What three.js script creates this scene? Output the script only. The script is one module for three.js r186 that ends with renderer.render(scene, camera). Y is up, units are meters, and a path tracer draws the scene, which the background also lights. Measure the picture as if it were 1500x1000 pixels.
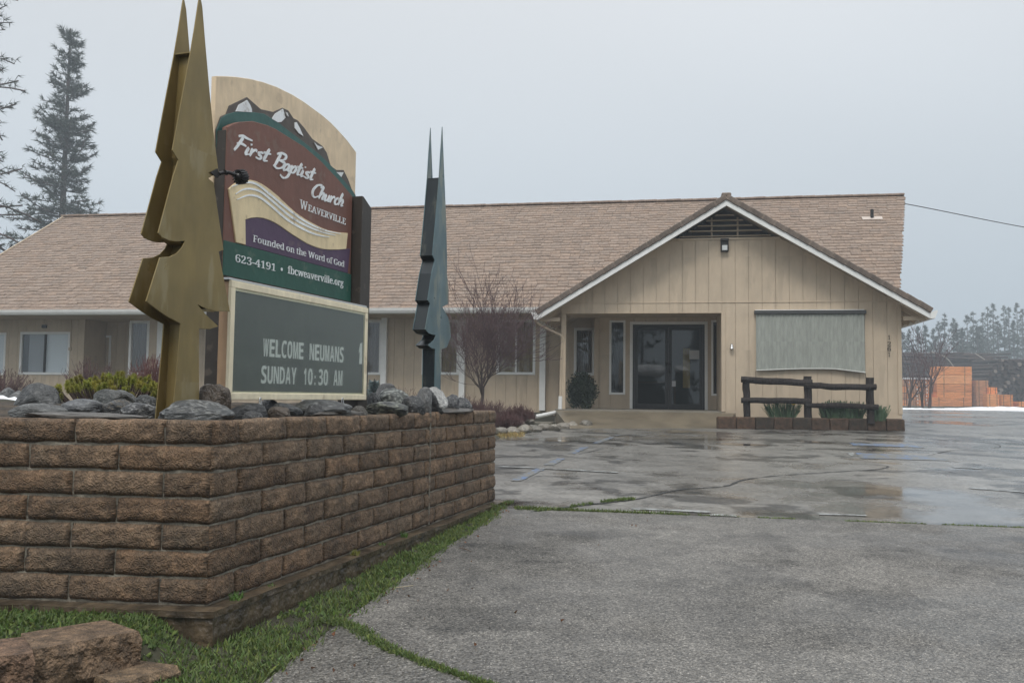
import * as THREE from 'three';
import { mergeGeometries } from 'three/addons/utils/BufferGeometryUtils.js';
import { FontLoader } from 'three/addons/loaders/FontLoader.js';
import { TextGeometry } from 'three/addons/geometries/TextGeometry.js';
import { RoundedBoxGeometry } from 'three/addons/geometries/RoundedBoxGeometry.js';

// ---------------------------------------------------------------- camera, sky, sun, exposure
const scene = new THREE.Scene();
const EYE = 1.05, F = 1300;
const camera = new THREE.PerspectiveCamera(2 * Math.atan(500 / F) * 180 / Math.PI, 1.5, 0.05, 2000);
camera.position.set(0, EYE, 0);
camera.rotation.set(Math.atan(81 / F), 0, 0.0125, 'YXZ');
camera.updateMatrixWorld(true);
scene.add(camera);

const renderer = new THREE.WebGLRenderer({ antialias: true });
renderer.setSize(1024, 682);
renderer.toneMapping = THREE.LinearToneMapping;
renderer.toneMappingExposure = 1.24;
renderer.shadowMap.enabled = true;

// overcast sky: pale at the zenith, greyer and bluer toward the horizon, broad soft cloud
{
  const w = 256, h = 128, d = new Float32Array(w * h * 4);
  const n3 = (x, y, z) => Math.sin(x * 2.1 + Math.sin(y * 3.3 + 1.3) * 1.2 + z * 1.7) * Math.sin(z * 2.7 + Math.sin(x * 1.9 + y * 2.2) + .6);
  for (let j = 0; j < h; j++) for (let i = 0; i < w; i++) {
    const el = ((j + .5) / h - .5) * Math.PI, az = ((i + .5) / w - .5) * 2 * Math.PI;
    const X = Math.cos(el) * Math.cos(az), Z = Math.cos(el) * Math.sin(az), Y = Math.sin(el);
    const s = Math.max(0, Y), k = (1 + 2 * s) / 3 / 0.56;                      // CIE overcast, 1 at 20 degrees
    const c = 1 + .045 * n3(X, Y * 2, Z) + .025 * n3(X * 2.3 + 4, Y * 5, Z * 2.3);
    const t = Math.min(1, s / .42);
    const r = [.465 + .14 * t, .545 + .085 * t, .615 + .045 * t];
    const g = (.80 + .20 * k) * c * (s > .42 ? 1 + (s - .42) * 1.9 : 1);
    const o = (j * w + i) * 4;
    d[o] = r[0] * g; d[o + 1] = r[1] * g; d[o + 2] = r[2] * g; d[o + 3] = 1;
  }
  const t = new THREE.DataTexture(d, w, h, THREE.RGBAFormat, THREE.FloatType);
  t.mapping = THREE.EquirectangularReflectionMapping; t.magFilter = t.minFilter = THREE.LinearFilter; t.needsUpdate = true;
  scene.background = t; scene.environment = t;
}
const sun = new THREE.DirectionalLight(new THREE.Color(1, .975, .93), 1.3);
sun.position.set(-9, 42, 13); sun.target.position.set(0, 0, -14); scene.add(sun, sun.target);
sun.castShadow = true; sun.shadow.radius = 34; sun.shadow.mapSize.set(2048, 2048);
Object.assign(sun.shadow.camera, { left: -40, right: 40, top: 40, bottom: -40, near: 1, far: 140 });
scene.fog = new THREE.FogExp2(new THREE.Color(.68, .75, .80), 0.0026);

// ---------------------------------------------------------------- helpers
let _s = 20240311;
function rnd() { _s |= 0; _s = _s + 0x6D2B79F5 | 0; let t = Math.imul(_s ^ _s >>> 15, 1 | _s); t = t + Math.imul(t ^ t >>> 7, 61 | t) ^ t; return ((t ^ t >>> 14) >>> 0) / 4294967296; }
const rr = (a, b) => a + (b - a) * rnd(), lerp = (a, b, t) => a + (b - a) * t, clamp = (x, a = 0, b = 1) => Math.min(b, Math.max(a, x));
const sst = (a, b, x) => { const t = clamp((x - a) / (b - a)); return t * t * (3 - 2 * t); };
const V = (x, y, z) => new THREE.Vector3(x, y, z);
const C = (r, g, b) => new THREE.Color().setRGB(r, g, b);
function hash(i, j, k) { let h = Math.imul(i, 374761393) + Math.imul(j, 668265263) + Math.imul(k, 1274126177) | 0; h = Math.imul(h ^ h >>> 13, 1274126177); return ((h ^ h >>> 16) >>> 0) / 4294967296; }
function pn(x, y, p, seed) {              // periodic value noise
  const xi = Math.floor(x), yi = Math.floor(y), fx = x - xi, fy = y - yi, u = fx * fx * (3 - 2 * fx), v = fy * fy * (3 - 2 * fy);
  const a = ((xi % p) + p) % p, b = (a + 1) % p, c = ((yi % p) + p) % p, d = (c + 1) % p;
  return lerp(lerp(hash(a, c, seed), hash(b, c, seed), u), lerp(hash(a, d, seed), hash(b, d, seed), u), v);
}
function fbm(x, y, p, oct, seed) { let s = 0, a = .5, n = 0; for (let i = 0; i < oct; i++) { s += a * pn(x * p, y * p, p, seed + i * 17); n += a; a *= .55; p *= 2; } return s / n; }
function n3(x, y, z, seed = 1) {
  const X = Math.floor(x), Y = Math.floor(y), Z = Math.floor(z), f = t => t * t * (3 - 2 * t), u = f(x - X), v = f(y - Y), w = f(z - Z);
  const h = (a, b, c) => hash(X + a, Y + b, (Z + c) * 31 + seed);
  return lerp(lerp(lerp(h(0, 0, 0), h(1, 0, 0), u), lerp(h(0, 1, 0), h(1, 1, 0), u), v), lerp(lerp(h(0, 0, 1), h(1, 0, 1), u), lerp(h(0, 1, 1), h(1, 1, 1), u), v), w);
}
const f3 = (x, y, z, o, s) => { let r = 0, a = .5, n = 0; for (let i = 0; i < o; i++) { r += a * n3(x, y, z, s + i); n += a; a *= .5; x *= 2.03; y *= 2.03; z *= 2.03; } return r / n; };
function tex(w, fn, metres, srgb = true) {  // fn(x, y) in 0..1 -> [r,g,b] 0..1 (sRGB for colour) or grey; tiles every `metres`
  const d = new Uint8Array(w * w * 4);
  for (let j = 0; j < w; j++) for (let i = 0; i < w; i++) {
    const v = fn(i / w, j / w), o = (j * w + i) * 4;
    if (typeof v === 'number') d[o] = d[o + 1] = d[o + 2] = clamp(v) * 255; else { d[o] = clamp(v[0]) * 255; d[o + 1] = clamp(v[1]) * 255; d[o + 2] = clamp(v[2]) * 255; }
    d[o + 3] = 255;
  }
  const t = new THREE.DataTexture(d, w, w); t.wrapS = t.wrapT = THREE.RepeatWrapping; t.magFilter = THREE.LinearFilter; t.minFilter = THREE.LinearMipmapLinearFilter; t.generateMipmaps = true;
  t.anisotropy = 8; t.repeat.set(1 / metres, 1 / metres); if (srgb) t.colorSpace = THREE.SRGBColorSpace; t.needsUpdate = true; return t;
}
const std = (o) => new THREE.MeshStandardMaterial(o);
const phy = (o) => new THREE.MeshPhysicalMaterial(o);

// pixel of the photograph -> direction; meets a plane of the place
function dir(u, v) { return V((u - 750) / F, -(v - 500) / F, -1).applyQuaternion(camera.quaternion); }
function at(u, v, d) { const r = dir(u, v); return r.multiplyScalar(-d / r.z).add(camera.position); }
function onY(u, v, y) { const r = dir(u, v); return r.multiplyScalar((y - EYE) / r.y).add(camera.position); }
function onPlane(u, v, P, N) { const r = dir(u, v); const t = P.clone().sub(camera.position).dot(N) / r.dot(N); return r.multiplyScalar(t).add(camera.position); }

// geometry helpers
function boxUV(g) {
  if (g.index) g = g.toNonIndexed();
  const p = g.attributes.position, n = g.attributes.normal, uv = new Float32Array(p.count * 2);
  for (let i = 0; i < p.count; i += 3) {
    let ax = 0, ay = 0, az = 0; for (let k = 0; k < 3; k++) { ax += Math.abs(n.getX(i + k)); ay += Math.abs(n.getY(i + k)); az += Math.abs(n.getZ(i + k)); }
    for (let k = 0; k < 3; k++) {
      const x = p.getX(i + k), y = p.getY(i + k), z = p.getZ(i + k);
      if (ay >= ax && ay >= az) { uv[(i + k) * 2] = x; uv[(i + k) * 2 + 1] = -z; } else if (ax > az) { uv[(i + k) * 2] = -z; uv[(i + k) * 2 + 1] = y; } else { uv[(i + k) * 2] = x; uv[(i + k) * 2 + 1] = y; }
    }
  }
  g.setAttribute('uv', new THREE.BufferAttribute(uv, 2)); return g;
}
function mesh(name, g, m, parent, keepUV) {
  if (Array.isArray(g)) g = g.length === 1 ? g[0] : merge(g);
  if (!keepUV) g = boxUV(g);
  const o = new THREE.Mesh(g, m); o.name = name; o.castShadow = o.receiveShadow = true; if (parent) parent.add(o); return o;
}
function merge(list) {
  const hasC = list.some(g => g.attributes.color);
  return mergeGeometries(list.map(g => {
    if (g.index) g = g.toNonIndexed();
    for (const k of Object.keys(g.attributes)) if (!['position', 'normal', 'uv', 'color'].includes(k)) g.deleteAttribute(k);
    if (!g.attributes.uv) g.setAttribute('uv', new THREE.BufferAttribute(new Float32Array(g.attributes.position.count * 2), 2));
    if (hasC && !g.attributes.color) paint(g, [1, 1, 1]);
    return g;
  }));
}
function paint(g, c) { const n = g.attributes.position.count, a = new Float32Array(n * 3); for (let i = 0; i < n; i++) a.set(c, i * 3); g.setAttribute('color', new THREE.BufferAttribute(a, 3)); return g; }
function box(x0, x1, y0, y1, z0, z1) { const g = new THREE.BoxGeometry(x1 - x0, y1 - y0, z1 - z0); g.translate((x0 + x1) / 2, (y0 + y1) / 2, (z0 + z1) / 2); return g; }
function rbox(x0, x1, y0, y1, z0, z1, r = .005, s = 1) { const g = new RoundedBoxGeometry(x1 - x0, y1 - y0, z1 - z0, s, r); g.translate((x0 + x1) / 2, (y0 + y1) / 2, (z0 + z1) / 2); return g; }
function bar(a, b, w, h, r) {               // rectangular bar from a to b, w across (horizontal), h high
  const d = b.clone().sub(a), L = d.length(), g = r ? new RoundedBoxGeometry(w, h, L, 1, r) : new THREE.BoxGeometry(w, h, L);
  const m = new THREE.Matrix4().lookAt(b, a, V(0, 1, 0)); m.setPosition(a.clone().add(b).multiplyScalar(.5)); return g.applyMatrix4(m);
}
function tube(pts, r, seg = 8, n) { return new THREE.TubeGeometry(new THREE.CatmullRomCurve3(pts), n || pts.length * 4, r, seg, false); }
function extr(pts, depth, bevel = 0) {       // outline in x,y; thickness along z from 0 to depth
  const s = new THREE.Shape(pts.map(p => new THREE.Vector2(p[0], p[1])));
  const g = new THREE.ExtrudeGeometry(s, { depth: depth - 2 * bevel, bevelEnabled: bevel > 0, bevelThickness: bevel, bevelSize: bevel, bevelOffset: -bevel, bevelSegments: 1 }); g.translate(0, 0, bevel); return g;
}
function poly3(verts, faces) { const g = new THREE.BufferGeometry(); const a = []; for (const f of faces) for (let k = 1; k < f.length - 1; k++) a.push(...verts[f[0]], ...verts[f[k]], ...verts[f[k + 1]]); g.setAttribute('position', new THREE.Float32BufferAttribute(a, 3)); g.computeVertexNormals(); return g; }
const used = {};
function numbered(n) { const k = used[n] = (used[n] ?? -1) + 1; return k ? n + '_' + String(k).padStart(3, '0') : n; }
function tag(o, label, category, group, kind) { o.userData.label = label; if (category) o.userData.category = category; if (group) o.userData.group = group; if (kind) o.userData.kind = kind; return o; }
function thing(name, label, category, pos = [0, 0, 0], turn = 0, group) { const o = new THREE.Group(); o.name = numbered(name); o.position.set(...pos); o.rotation.y = turn; scene.add(o); return tag(o, label, category, group); }
function struct(name, g, m, label, cat, keepUV) { const o = mesh(numbered(name), g, m, scene, keepUV); o.userData.kind = 'structure'; if (label) o.userData.label = label; if (cat) o.userData.category = cat; return o; }

// ---------------------------------------------------------------- materials
const greyMix = (a, b, t) => [lerp(a[0], b[0], t), lerp(a[1], b[1], t), lerp(a[2], b[2], t)];
const M = {};
{
  const chips = (x, y, p, s) => { const v = hash(Math.floor(x * p) % p, Math.floor(y * p) % p, s); return v; };
  // near asphalt: dark binder with pale and dark stone chips, worn patches
  const asph = (x, y) => {
    const big = fbm(x, y, 3, 5, 3), mid = fbm(x, y, 24, 3, 9), a = pn(x * 340, y * 340, 340, 5), b = pn(x * 768, y * 768, 768, 6);
    let v = .37 + (big - .5) * .20 + (mid - .5) * .12 + (a - .5) * .18 + (b - .5) * .28;
    if (chips(x, y, 768, 7) > .99) v += .34; if (chips(x, y, 700, 8) > .94) v -= .17; v -= .07 * sst(.60, .72, fbm(x, y, 7, 5, 12));
    return [v * 1.02, v * .985, v * .93];
  };
  M.drive = std({ map: tex(1536, asph, 3.1), roughnessMap: tex(512, (x, y) => { const b = fbm(x, y, 5, 5, 14); return .40 + .42 * sst(.38, .62, b); }, 4.3, false), roughness: 1, bumpMap: tex(1024, (x, y) => .5 + (pn(x * 240, y * 240, 240, 5) - .5) * .55 + (pn(x * 480, y * 480, 480, 6) - .5) * .4, 3.1, false), bumpScale: .008 });
  // lot: smoother, wet, with puddled and drained patches
  const wetN = (x, y) => { const a = (x - 3.9 / 9.3 + 1) % 1, b = (y - 8.5 / 9.3 + 1) % 1, e = Math.hypot((a > .5 ? a - 1 : a) / .075, (b > .5 ? b - 1 : b) / .13); return .62 * fbm(x, y, 3, 5, 31) + .38 * fbm(x, y, 16, 5, 33) + .20 * Math.exp(-e * e); };
  M.lot = std({
    map: tex(1536, (x, y) => { const b = fbm(x, y, 5, 5, 41), w = wetN(x, y), g = pn(x * 420, y * 420, 420, 43), m = fbm(x, y, 40, 3, 45); const v = .435 + (b - .5) * .18 + (g - .5) * .14 + (m - .5) * .14 - .20 * sst(.57, .66, fbm(x, y, 14, 5, 48)) - .08 * sst(.5, .62, w); return [v * 1.01, v * .985, v * .94]; }, 9.3),
    roughnessMap: tex(1024, (x, y) => { const w = wetN(x, y); return lerp(.33, .10, sst(.51, .64, w)) + (fbm(x, y, 30, 4, 49) - .5) * .22 + (pn(x * 300, y * 300, 300, 46) - .5) * .05; }, 9.3, false), roughness: 1,
    bumpMap: tex(1024, (x, y) => { const w = 1 - sst(.52, .62, wetN(x, y)); return .5 + w * ((pn(x * 420, y * 420, 420, 43) - .5) * .5 + (fbm(x, y, 40, 3, 45) - .5) * .5) + (fbm(x, y, 6, 3, 47) - .5) * .3; }, 9.3, false), bumpScale: .005
  });
  const soilF = (x, y) => { const v = fbm(x, y, 12, 5, 51), g = pn(x * 200, y * 200, 200, 52); const k = .20 + (v - .5) * .22 + (g - .5) * .14; return [k * 1.15, k * .98, k * .78]; };
  M.soil = std({ map: tex(512, soilF, 1.7), roughness: .95, bumpMap: tex(512, (x, y) => fbm(x, y, 30, 4, 53), 1.7, false), bumpScale: .02 });
  M.ground = std({ map: tex(512, (x, y) => { const v = fbm(x, y, 8, 6, 55); return greyMix([.17, .15, .12], [.27, .27, .19], v); }, 6), roughness: .95 });
  M.mulch = std({ map: tex(512, (x, y) => { const v = fbm(x, y, 30, 4, 57), g = pn(x * 128, y * 128, 128, 58); const k = .19 + (v - .5) * .2 + (g - .5) * .16; return [k * 1.2, k, k * .85]; }, 1.5), roughness: .95, bumpMap: tex(256, (x, y) => fbm(x, y, 40, 3, 59), 1.5, false), bumpScale: .03 });
  const blockGrit = (x, y) => { const a = fbm(x, y, 10, 5, 61), b = pn(x * 190, y * 190, 190, 62), c = fbm(x, y, 40, 4, 63); return .5 + (a - .5) * .5 + (b - .5) * .3 + (c - .5) * .5; };
  M.block = std({ vertexColors: true, map: tex(1024, (x, y) => { const v = blockGrit(x, y), m = fbm(x, y, 5, 4, 64), l = fbm(x, y, 34, 3, 67); const k = .535 + (v - .5) * .62; let c = [k * 1.06, k * .92, k * .76]; c = greyMix(c, [k * .82, k * .76, k * .67], sst(.46, .66, m) * .35); if (l > .70) c = greyMix(c, [.62, .58, .50], .35); return c; }, .9), roughness: .88, bumpMap: tex(1024, blockGrit, .9, false), bumpScale: .015 });
  M.mortar = std({ map: tex(512, (x, y) => { const v = fbm(x, y, 20, 5, 65); const k = .47 + (v - .5) * .3; return [k * 1.02, k * .97, k * .87]; }, .8), roughness: .95, bumpMap: tex(256, (x, y) => fbm(x, y, 30, 4, 66), .4, false), bumpScale: .008 });
  M.footing = std({ map: tex(512, (x, y) => { const v = fbm(x, y, 10, 5, 68), w = fbm(x, y * .3, 22, 4, 69); const k = .29 + (v - .5) * .3 + (w - .5) * .15; return [k * 1.08, k * .93, k * .74]; }, .9), roughness: .38, bumpMap: tex(256, (x, y) => fbm(x, y, 16, 4, 70), .5, false), bumpScale: .01 });
  M.concrete = std({ map: tex(512, (x, y) => { const v = fbm(x, y, 6, 6, 71), g = pn(x * 200, y * 200, 200, 72); const k = .50 + (v - .5) * .2 + (g - .5) * .05; return [k * 1.03, k * .98, k * .89]; }, 2.5), roughness: .55 });
  M.siding = std({ color: C(1, 1, 1), map: tex(512, (x, y) => { const v = fbm(x * 1, y * .25, 24, 4, 81), m = fbm(x, y, 4, 4, 82); const k = 1 + (v - .5) * .09 + (m - .5) * .11 - .05 * sst(.62, .75, fbm(x, y * .3, 9, 5, 89)); return [.745 * k, .675 * k, .583 * k]; }, 2.2), roughness: .72, bumpMap: tex(512, (x, y) => fbm(x, y * .1, 40, 3, 83), 2.2, false), bumpScale: .003 });
  M.trim = std({ map: tex(256, (x, y) => { const k = .905 + (fbm(x, y, 6, 5, 84) - .5) * .08; return [k, k * .995, k * .975]; }, 1.2), roughness: .5 });
  M.soffit = M.siding;
  M.tile = std({ vertexColors: true, map: tex(512, (x, y) => { const k = .84 + (fbm(x, y, 20, 4, 85) - .5) * .32 + (fbm(x, y * .3, 50, 2, 86) - .5) * .14; return [k, k, k]; }, 1.3), roughness: .8 });
  M.dark = std({ color: C(.03, .028, .026), roughness: .9 });
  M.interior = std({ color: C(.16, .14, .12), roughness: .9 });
  M.glass = phy({ color: C(1, 1, 1), transmission: 1, thickness: 0, roughness: .02, ior: 1.5 });
  M.tint = phy({ color: C(.72, .72, .70), transmission: 1, thickness: 0, roughness: .02, ior: 1.5 });
  M.bronze = std({ color: C(.035, .032, .03), roughness: .42, metalness: .5 });
  M.galv = std({ color: C(.55, .55, .54), roughness: .35, metalness: .9 });
  M.steel = std({ color: C(.62, .62, .62), roughness: .28, metalness: 1 });
  M.brass = std({ color: C(.55, .43, .2), roughness: .4, metalness: 1 });
  M.snow = std({ map: tex(256, (x, y) => { const k = .93 + (fbm(x, y, 6, 5, 87) - .5) * .12; return [k * .985, k * .99, k]; }, 1.5), roughness: .7, bumpMap: tex(256, (x, y) => fbm(x, y, 9, 5, 88), 1.5, false), bumpScale: .03 });
  M.rock = std({ vertexColors: true, map: tex(512, (x, y) => { const k = .80 + (fbm(x, y, 14, 5, 91) - .5) * .55 + (pn(x * 150, y * 150, 150, 92) - .5) * .2; return [k, k, k]; }, .35), roughness: .42, bumpMap: tex(512, (x, y) => fbm(x, y, 12, 5, 93), .35, false), bumpScale: .008 });
  M.bark = std({ color: C(.085, .06, .052), roughness: .9 });
  M.twig = std({ color: C(.105, .06, .06), roughness: .85 });
  M.log = std({ map: tex(256, (x, y) => { const k = .19 + (fbm(x * .2, y, 30, 4, 95) - .5) * .2; return [k * 1.15, k * .95, k * .82]; }, .8), roughness: .85, bumpMap: tex(256, (x, y) => fbm(x * .2, y, 30, 4, 95), .8, false), bumpScale: .01 });
}
const leafMat = (r, g, b, t = .25) => phy({ color: C(r, g, b), roughness: .8, transmission: t, thickness: 0, side: THREE.DoubleSide });
// ---------------------------------------------------------------- ground
const lotPts = [[-60, -1.5], [-20, -1.25], [0, -1.10], [3.3, -1.045], [5.5, -.975], [7.3, -.92], [12, -.80], [16, -.72], [19, -.655], [21, -.615], [30, -.58], [60, -.5], [100, -.46], [400, -.3], [900, -.3]];
function lotY(d) {
  let i = 0; while (i < lotPts.length - 2 && d > lotPts[i + 1][0]) i++;
  const sl = k => { const a = lotPts[Math.max(0, k - 1)], b = lotPts[Math.min(lotPts.length - 1, k + 1)]; return (b[1] - a[1]) / (b[0] - a[0]); };
  const [x0, y0] = lotPts[i], [x1, y1] = lotPts[i + 1], h = x1 - x0, t = clamp((d - x0) / h), m0 = sl(i) * h, m1 = sl(i + 1) * h;
  return EYE + (2 * t ** 3 - 3 * t * t + 1) * y0 + (t ** 3 - 2 * t * t + t) * m0 + (-2 * t ** 3 + 3 * t * t) * y1 + (t ** 3 - t * t) * m1;
}
const pl = (pts, d) => { if (d <= pts[0][0]) return pts[0][1]; for (let i = 0; i < pts.length - 1; i++) if (d <= pts[i + 1][0]) return lerp(pts[i][1], pts[i + 1][1], (d - pts[i][0]) / (pts[i + 1][0] - pts[i][0])); return pts[pts.length - 1][1]; };
function onLot(u, v) { let y = .2, p; for (let k = 0; k < 30; k++) { p = onY(u, v, y); y = lerp(y, lotY(-p.z), .6); } return p; }
// edges of the paved sheets, read off the photograph
const driveEdge = [[735, 748], [700, 775], [640, 812], [590, 850], [540, 886], [478, 930], [392, 1000]].map(([u, v]) => onLot(u, v)).map(p => [-p.z, p.x]).sort((a, b) => a[0] - b[0]);
driveEdge.unshift([-12, driveEdge[0][1] - 2.5]);
const sA = onLot(735, 746), sB = onLot(1500, 775);
const seam = x => -sA.z + (x - sA.x) * (sA.z - sB.z) / (sB.x - sA.x);
const lotEdge = [[7, -.1], [7.9, -.35], [12, -.45], [15.9, onLot(735, 640).x], [20.6, 1.75], [22, 1.9], [22.1, 8.6], [40, 8.6], [41, -8], [62, -8]];
// planter outline, at the level of the block faces
const PA = V(-1.255, 0, -3.75), PB = V(-.126, 0, -7.61), PC = V(-3.8, 0, -3.99), PD = V(-3.5, 0, -8.1);
const WALL_B = EYE - .1166 - .77, WALL_T = EYE - .1166;
function groundY(x, d) {
  let y = lotY(d);
  const e = d > 22 ? 1.9 : pl(lotEdge, d);
  const bed = d > 8 ? pl([[8, .32], [10, .42], [14, .44], [18, .43], [21, .42], [24, .60], [60, .95], [200, 1.6]], d) : 0;
  if (d > 8) { const left = sst(-2, -6, x) * .30 * sst(8, 10, d) * (1 - .6 * sst(19, 24, d)); y = lerp(y, Math.max(bed + left, y), sst(e - .25, e - 1.1, x) * sst(8, 9.5, d) * (1 - .0 * d)); }
  if (d > 4.5 && d < 20) y = lerp(y, .86, sst(-3.75, -4.5, x) * sst(4.8, 6.2, d) * (1 - sst(15, 20, d)));
  // bank between the retaining blocks and the planter
  y += .115 * sst(-1.22, -1.5, x) * sst(.02, .2, d - (x + 1.372) * .9 - 3.26) * (1 - sst(8, 9, d));
  return y;
}
function grid(xs, ds, hf, keep) {
  const pos = [], nx = xs.length, id = [];
  for (const d of ds) for (const x of xs) pos.push(x, hf(x, d), -d);
  for (let j = 0; j < ds.length - 1; j++) for (let i = 0; i < nx - 1; i++) { const a = j * nx + i; if (keep && !keep((xs[i] + xs[i + 1]) / 2, (ds[j] + ds[j + 1]) / 2)) continue; id.push(a, a + 1, a + nx + 1, a, a + nx + 1, a + nx); }
  const g = new THREE.BufferGeometry(); g.setAttribute('position', new THREE.Float32BufferAttribute(pos, 3)); g.setIndex(id); g.computeVertexNormals(); return g;
}
const steps = (...seg) => { const r = []; for (const [a, b, n] of seg) for (let i = 0; i < n; i++) r.push(lerp(a, b, i / n)); r.push(seg[seg.length - 1][1]); return r; };
const inDrive = (x, d) => d < seam(x) + .05 && x > pl(driveEdge, d) + .06 && x < 16 && d > -12;
const inLot = (x, d) => d > seam(x) - .05 && x > pl(lotEdge, d) + .06 && d < 61.9 && x < 44.5;
const gy0 = (x, d) => groundY(x, d) - ((inDrive(x, d) || inLot(x, d)) ? .06 : 0);
struct('ground', grid(steps([-500, -60, 12], [-60, -8, 30], [-8, -3, 25], [-3, 3, 75], [3, 20, 40], [20, 60, 20], [60, 500, 10]), steps([-60, -10, 10], [-10, 2, 12], [2, 9, 88], [9, 26, 85], [26, 70, 30], [70, 900, 20]), gy0), M.ground, 'damp brown soil and dead lawn around the lot', 'ground');
// sheets: u across from the left edge, v along depth
function sheet(nu, nv, dOf, xOf, off) {
  const pos = [], id = [], uv = [];
  for (let j = 0; j <= nv; j++) for (let i = 0; i <= nu; i++) {
    let d = dOf(j / nv, 0), x = 0; for (let k = 0; k < 4; k++) { x = xOf(i / nu, d); d = dOf(j / nv, x); }
    pos.push(x, groundY(x, d) * 0 + lotY(d) + off, -d); uv.push(x, d);
  }
  for (let j = 0; j < nv; j++) for (let i = 0; i < nu; i++) { const a = j * (nu + 1) + i, b = a + nu + 1; id.push(a, a + 1, b + 1, a, b + 1, b); }
  const g = new THREE.BufferGeometry(); g.setAttribute('position', new THREE.Float32BufferAttribute(pos, 3)); g.setAttribute('uv', new THREE.Float32BufferAttribute(uv, 2)); g.setIndex(id); g.computeVertexNormals(); return g;
}
const sq = t => t * t;
struct('driveway', sheet(60, 150, (v, x) => lerp(-12, seam(x) - .012, 1 - sq(1 - v)), (u, d) => lerp(pl(driveEdge, d), 16, sq(u)), .012), M.drive, 'rough grey asphalt driveway of exposed stone chips', 'driveway', true);
struct('parking_lot', sheet(70, 130, (v, x) => lerp(seam(x) + .012, 62, sq(v)), (u, d) => lerp(pl(lotEdge, d), 45, sq(u)), .008), M.lot, 'smooth wet asphalt parking lot', 'parking lot', true);
// filler in the joint between the two pavings
{
  const pos = []; for (let x = -.1; x < 16; x += .25) pos.push(x);
  const v = [], f = []; pos.forEach((x, i) => { const s = seam(x); v.push([x, lotY(s) + .001, -s + .03], [x, lotY(s) + .001, -s - .03]); if (i) f.push([2 * i - 2, 2 * i, 2 * i + 1, 2 * i - 1]); });
  struct('paving_joint', poly3(v, f), M.soil, 'soil filled joint between driveway and parking lot', 'joint');
}
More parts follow.
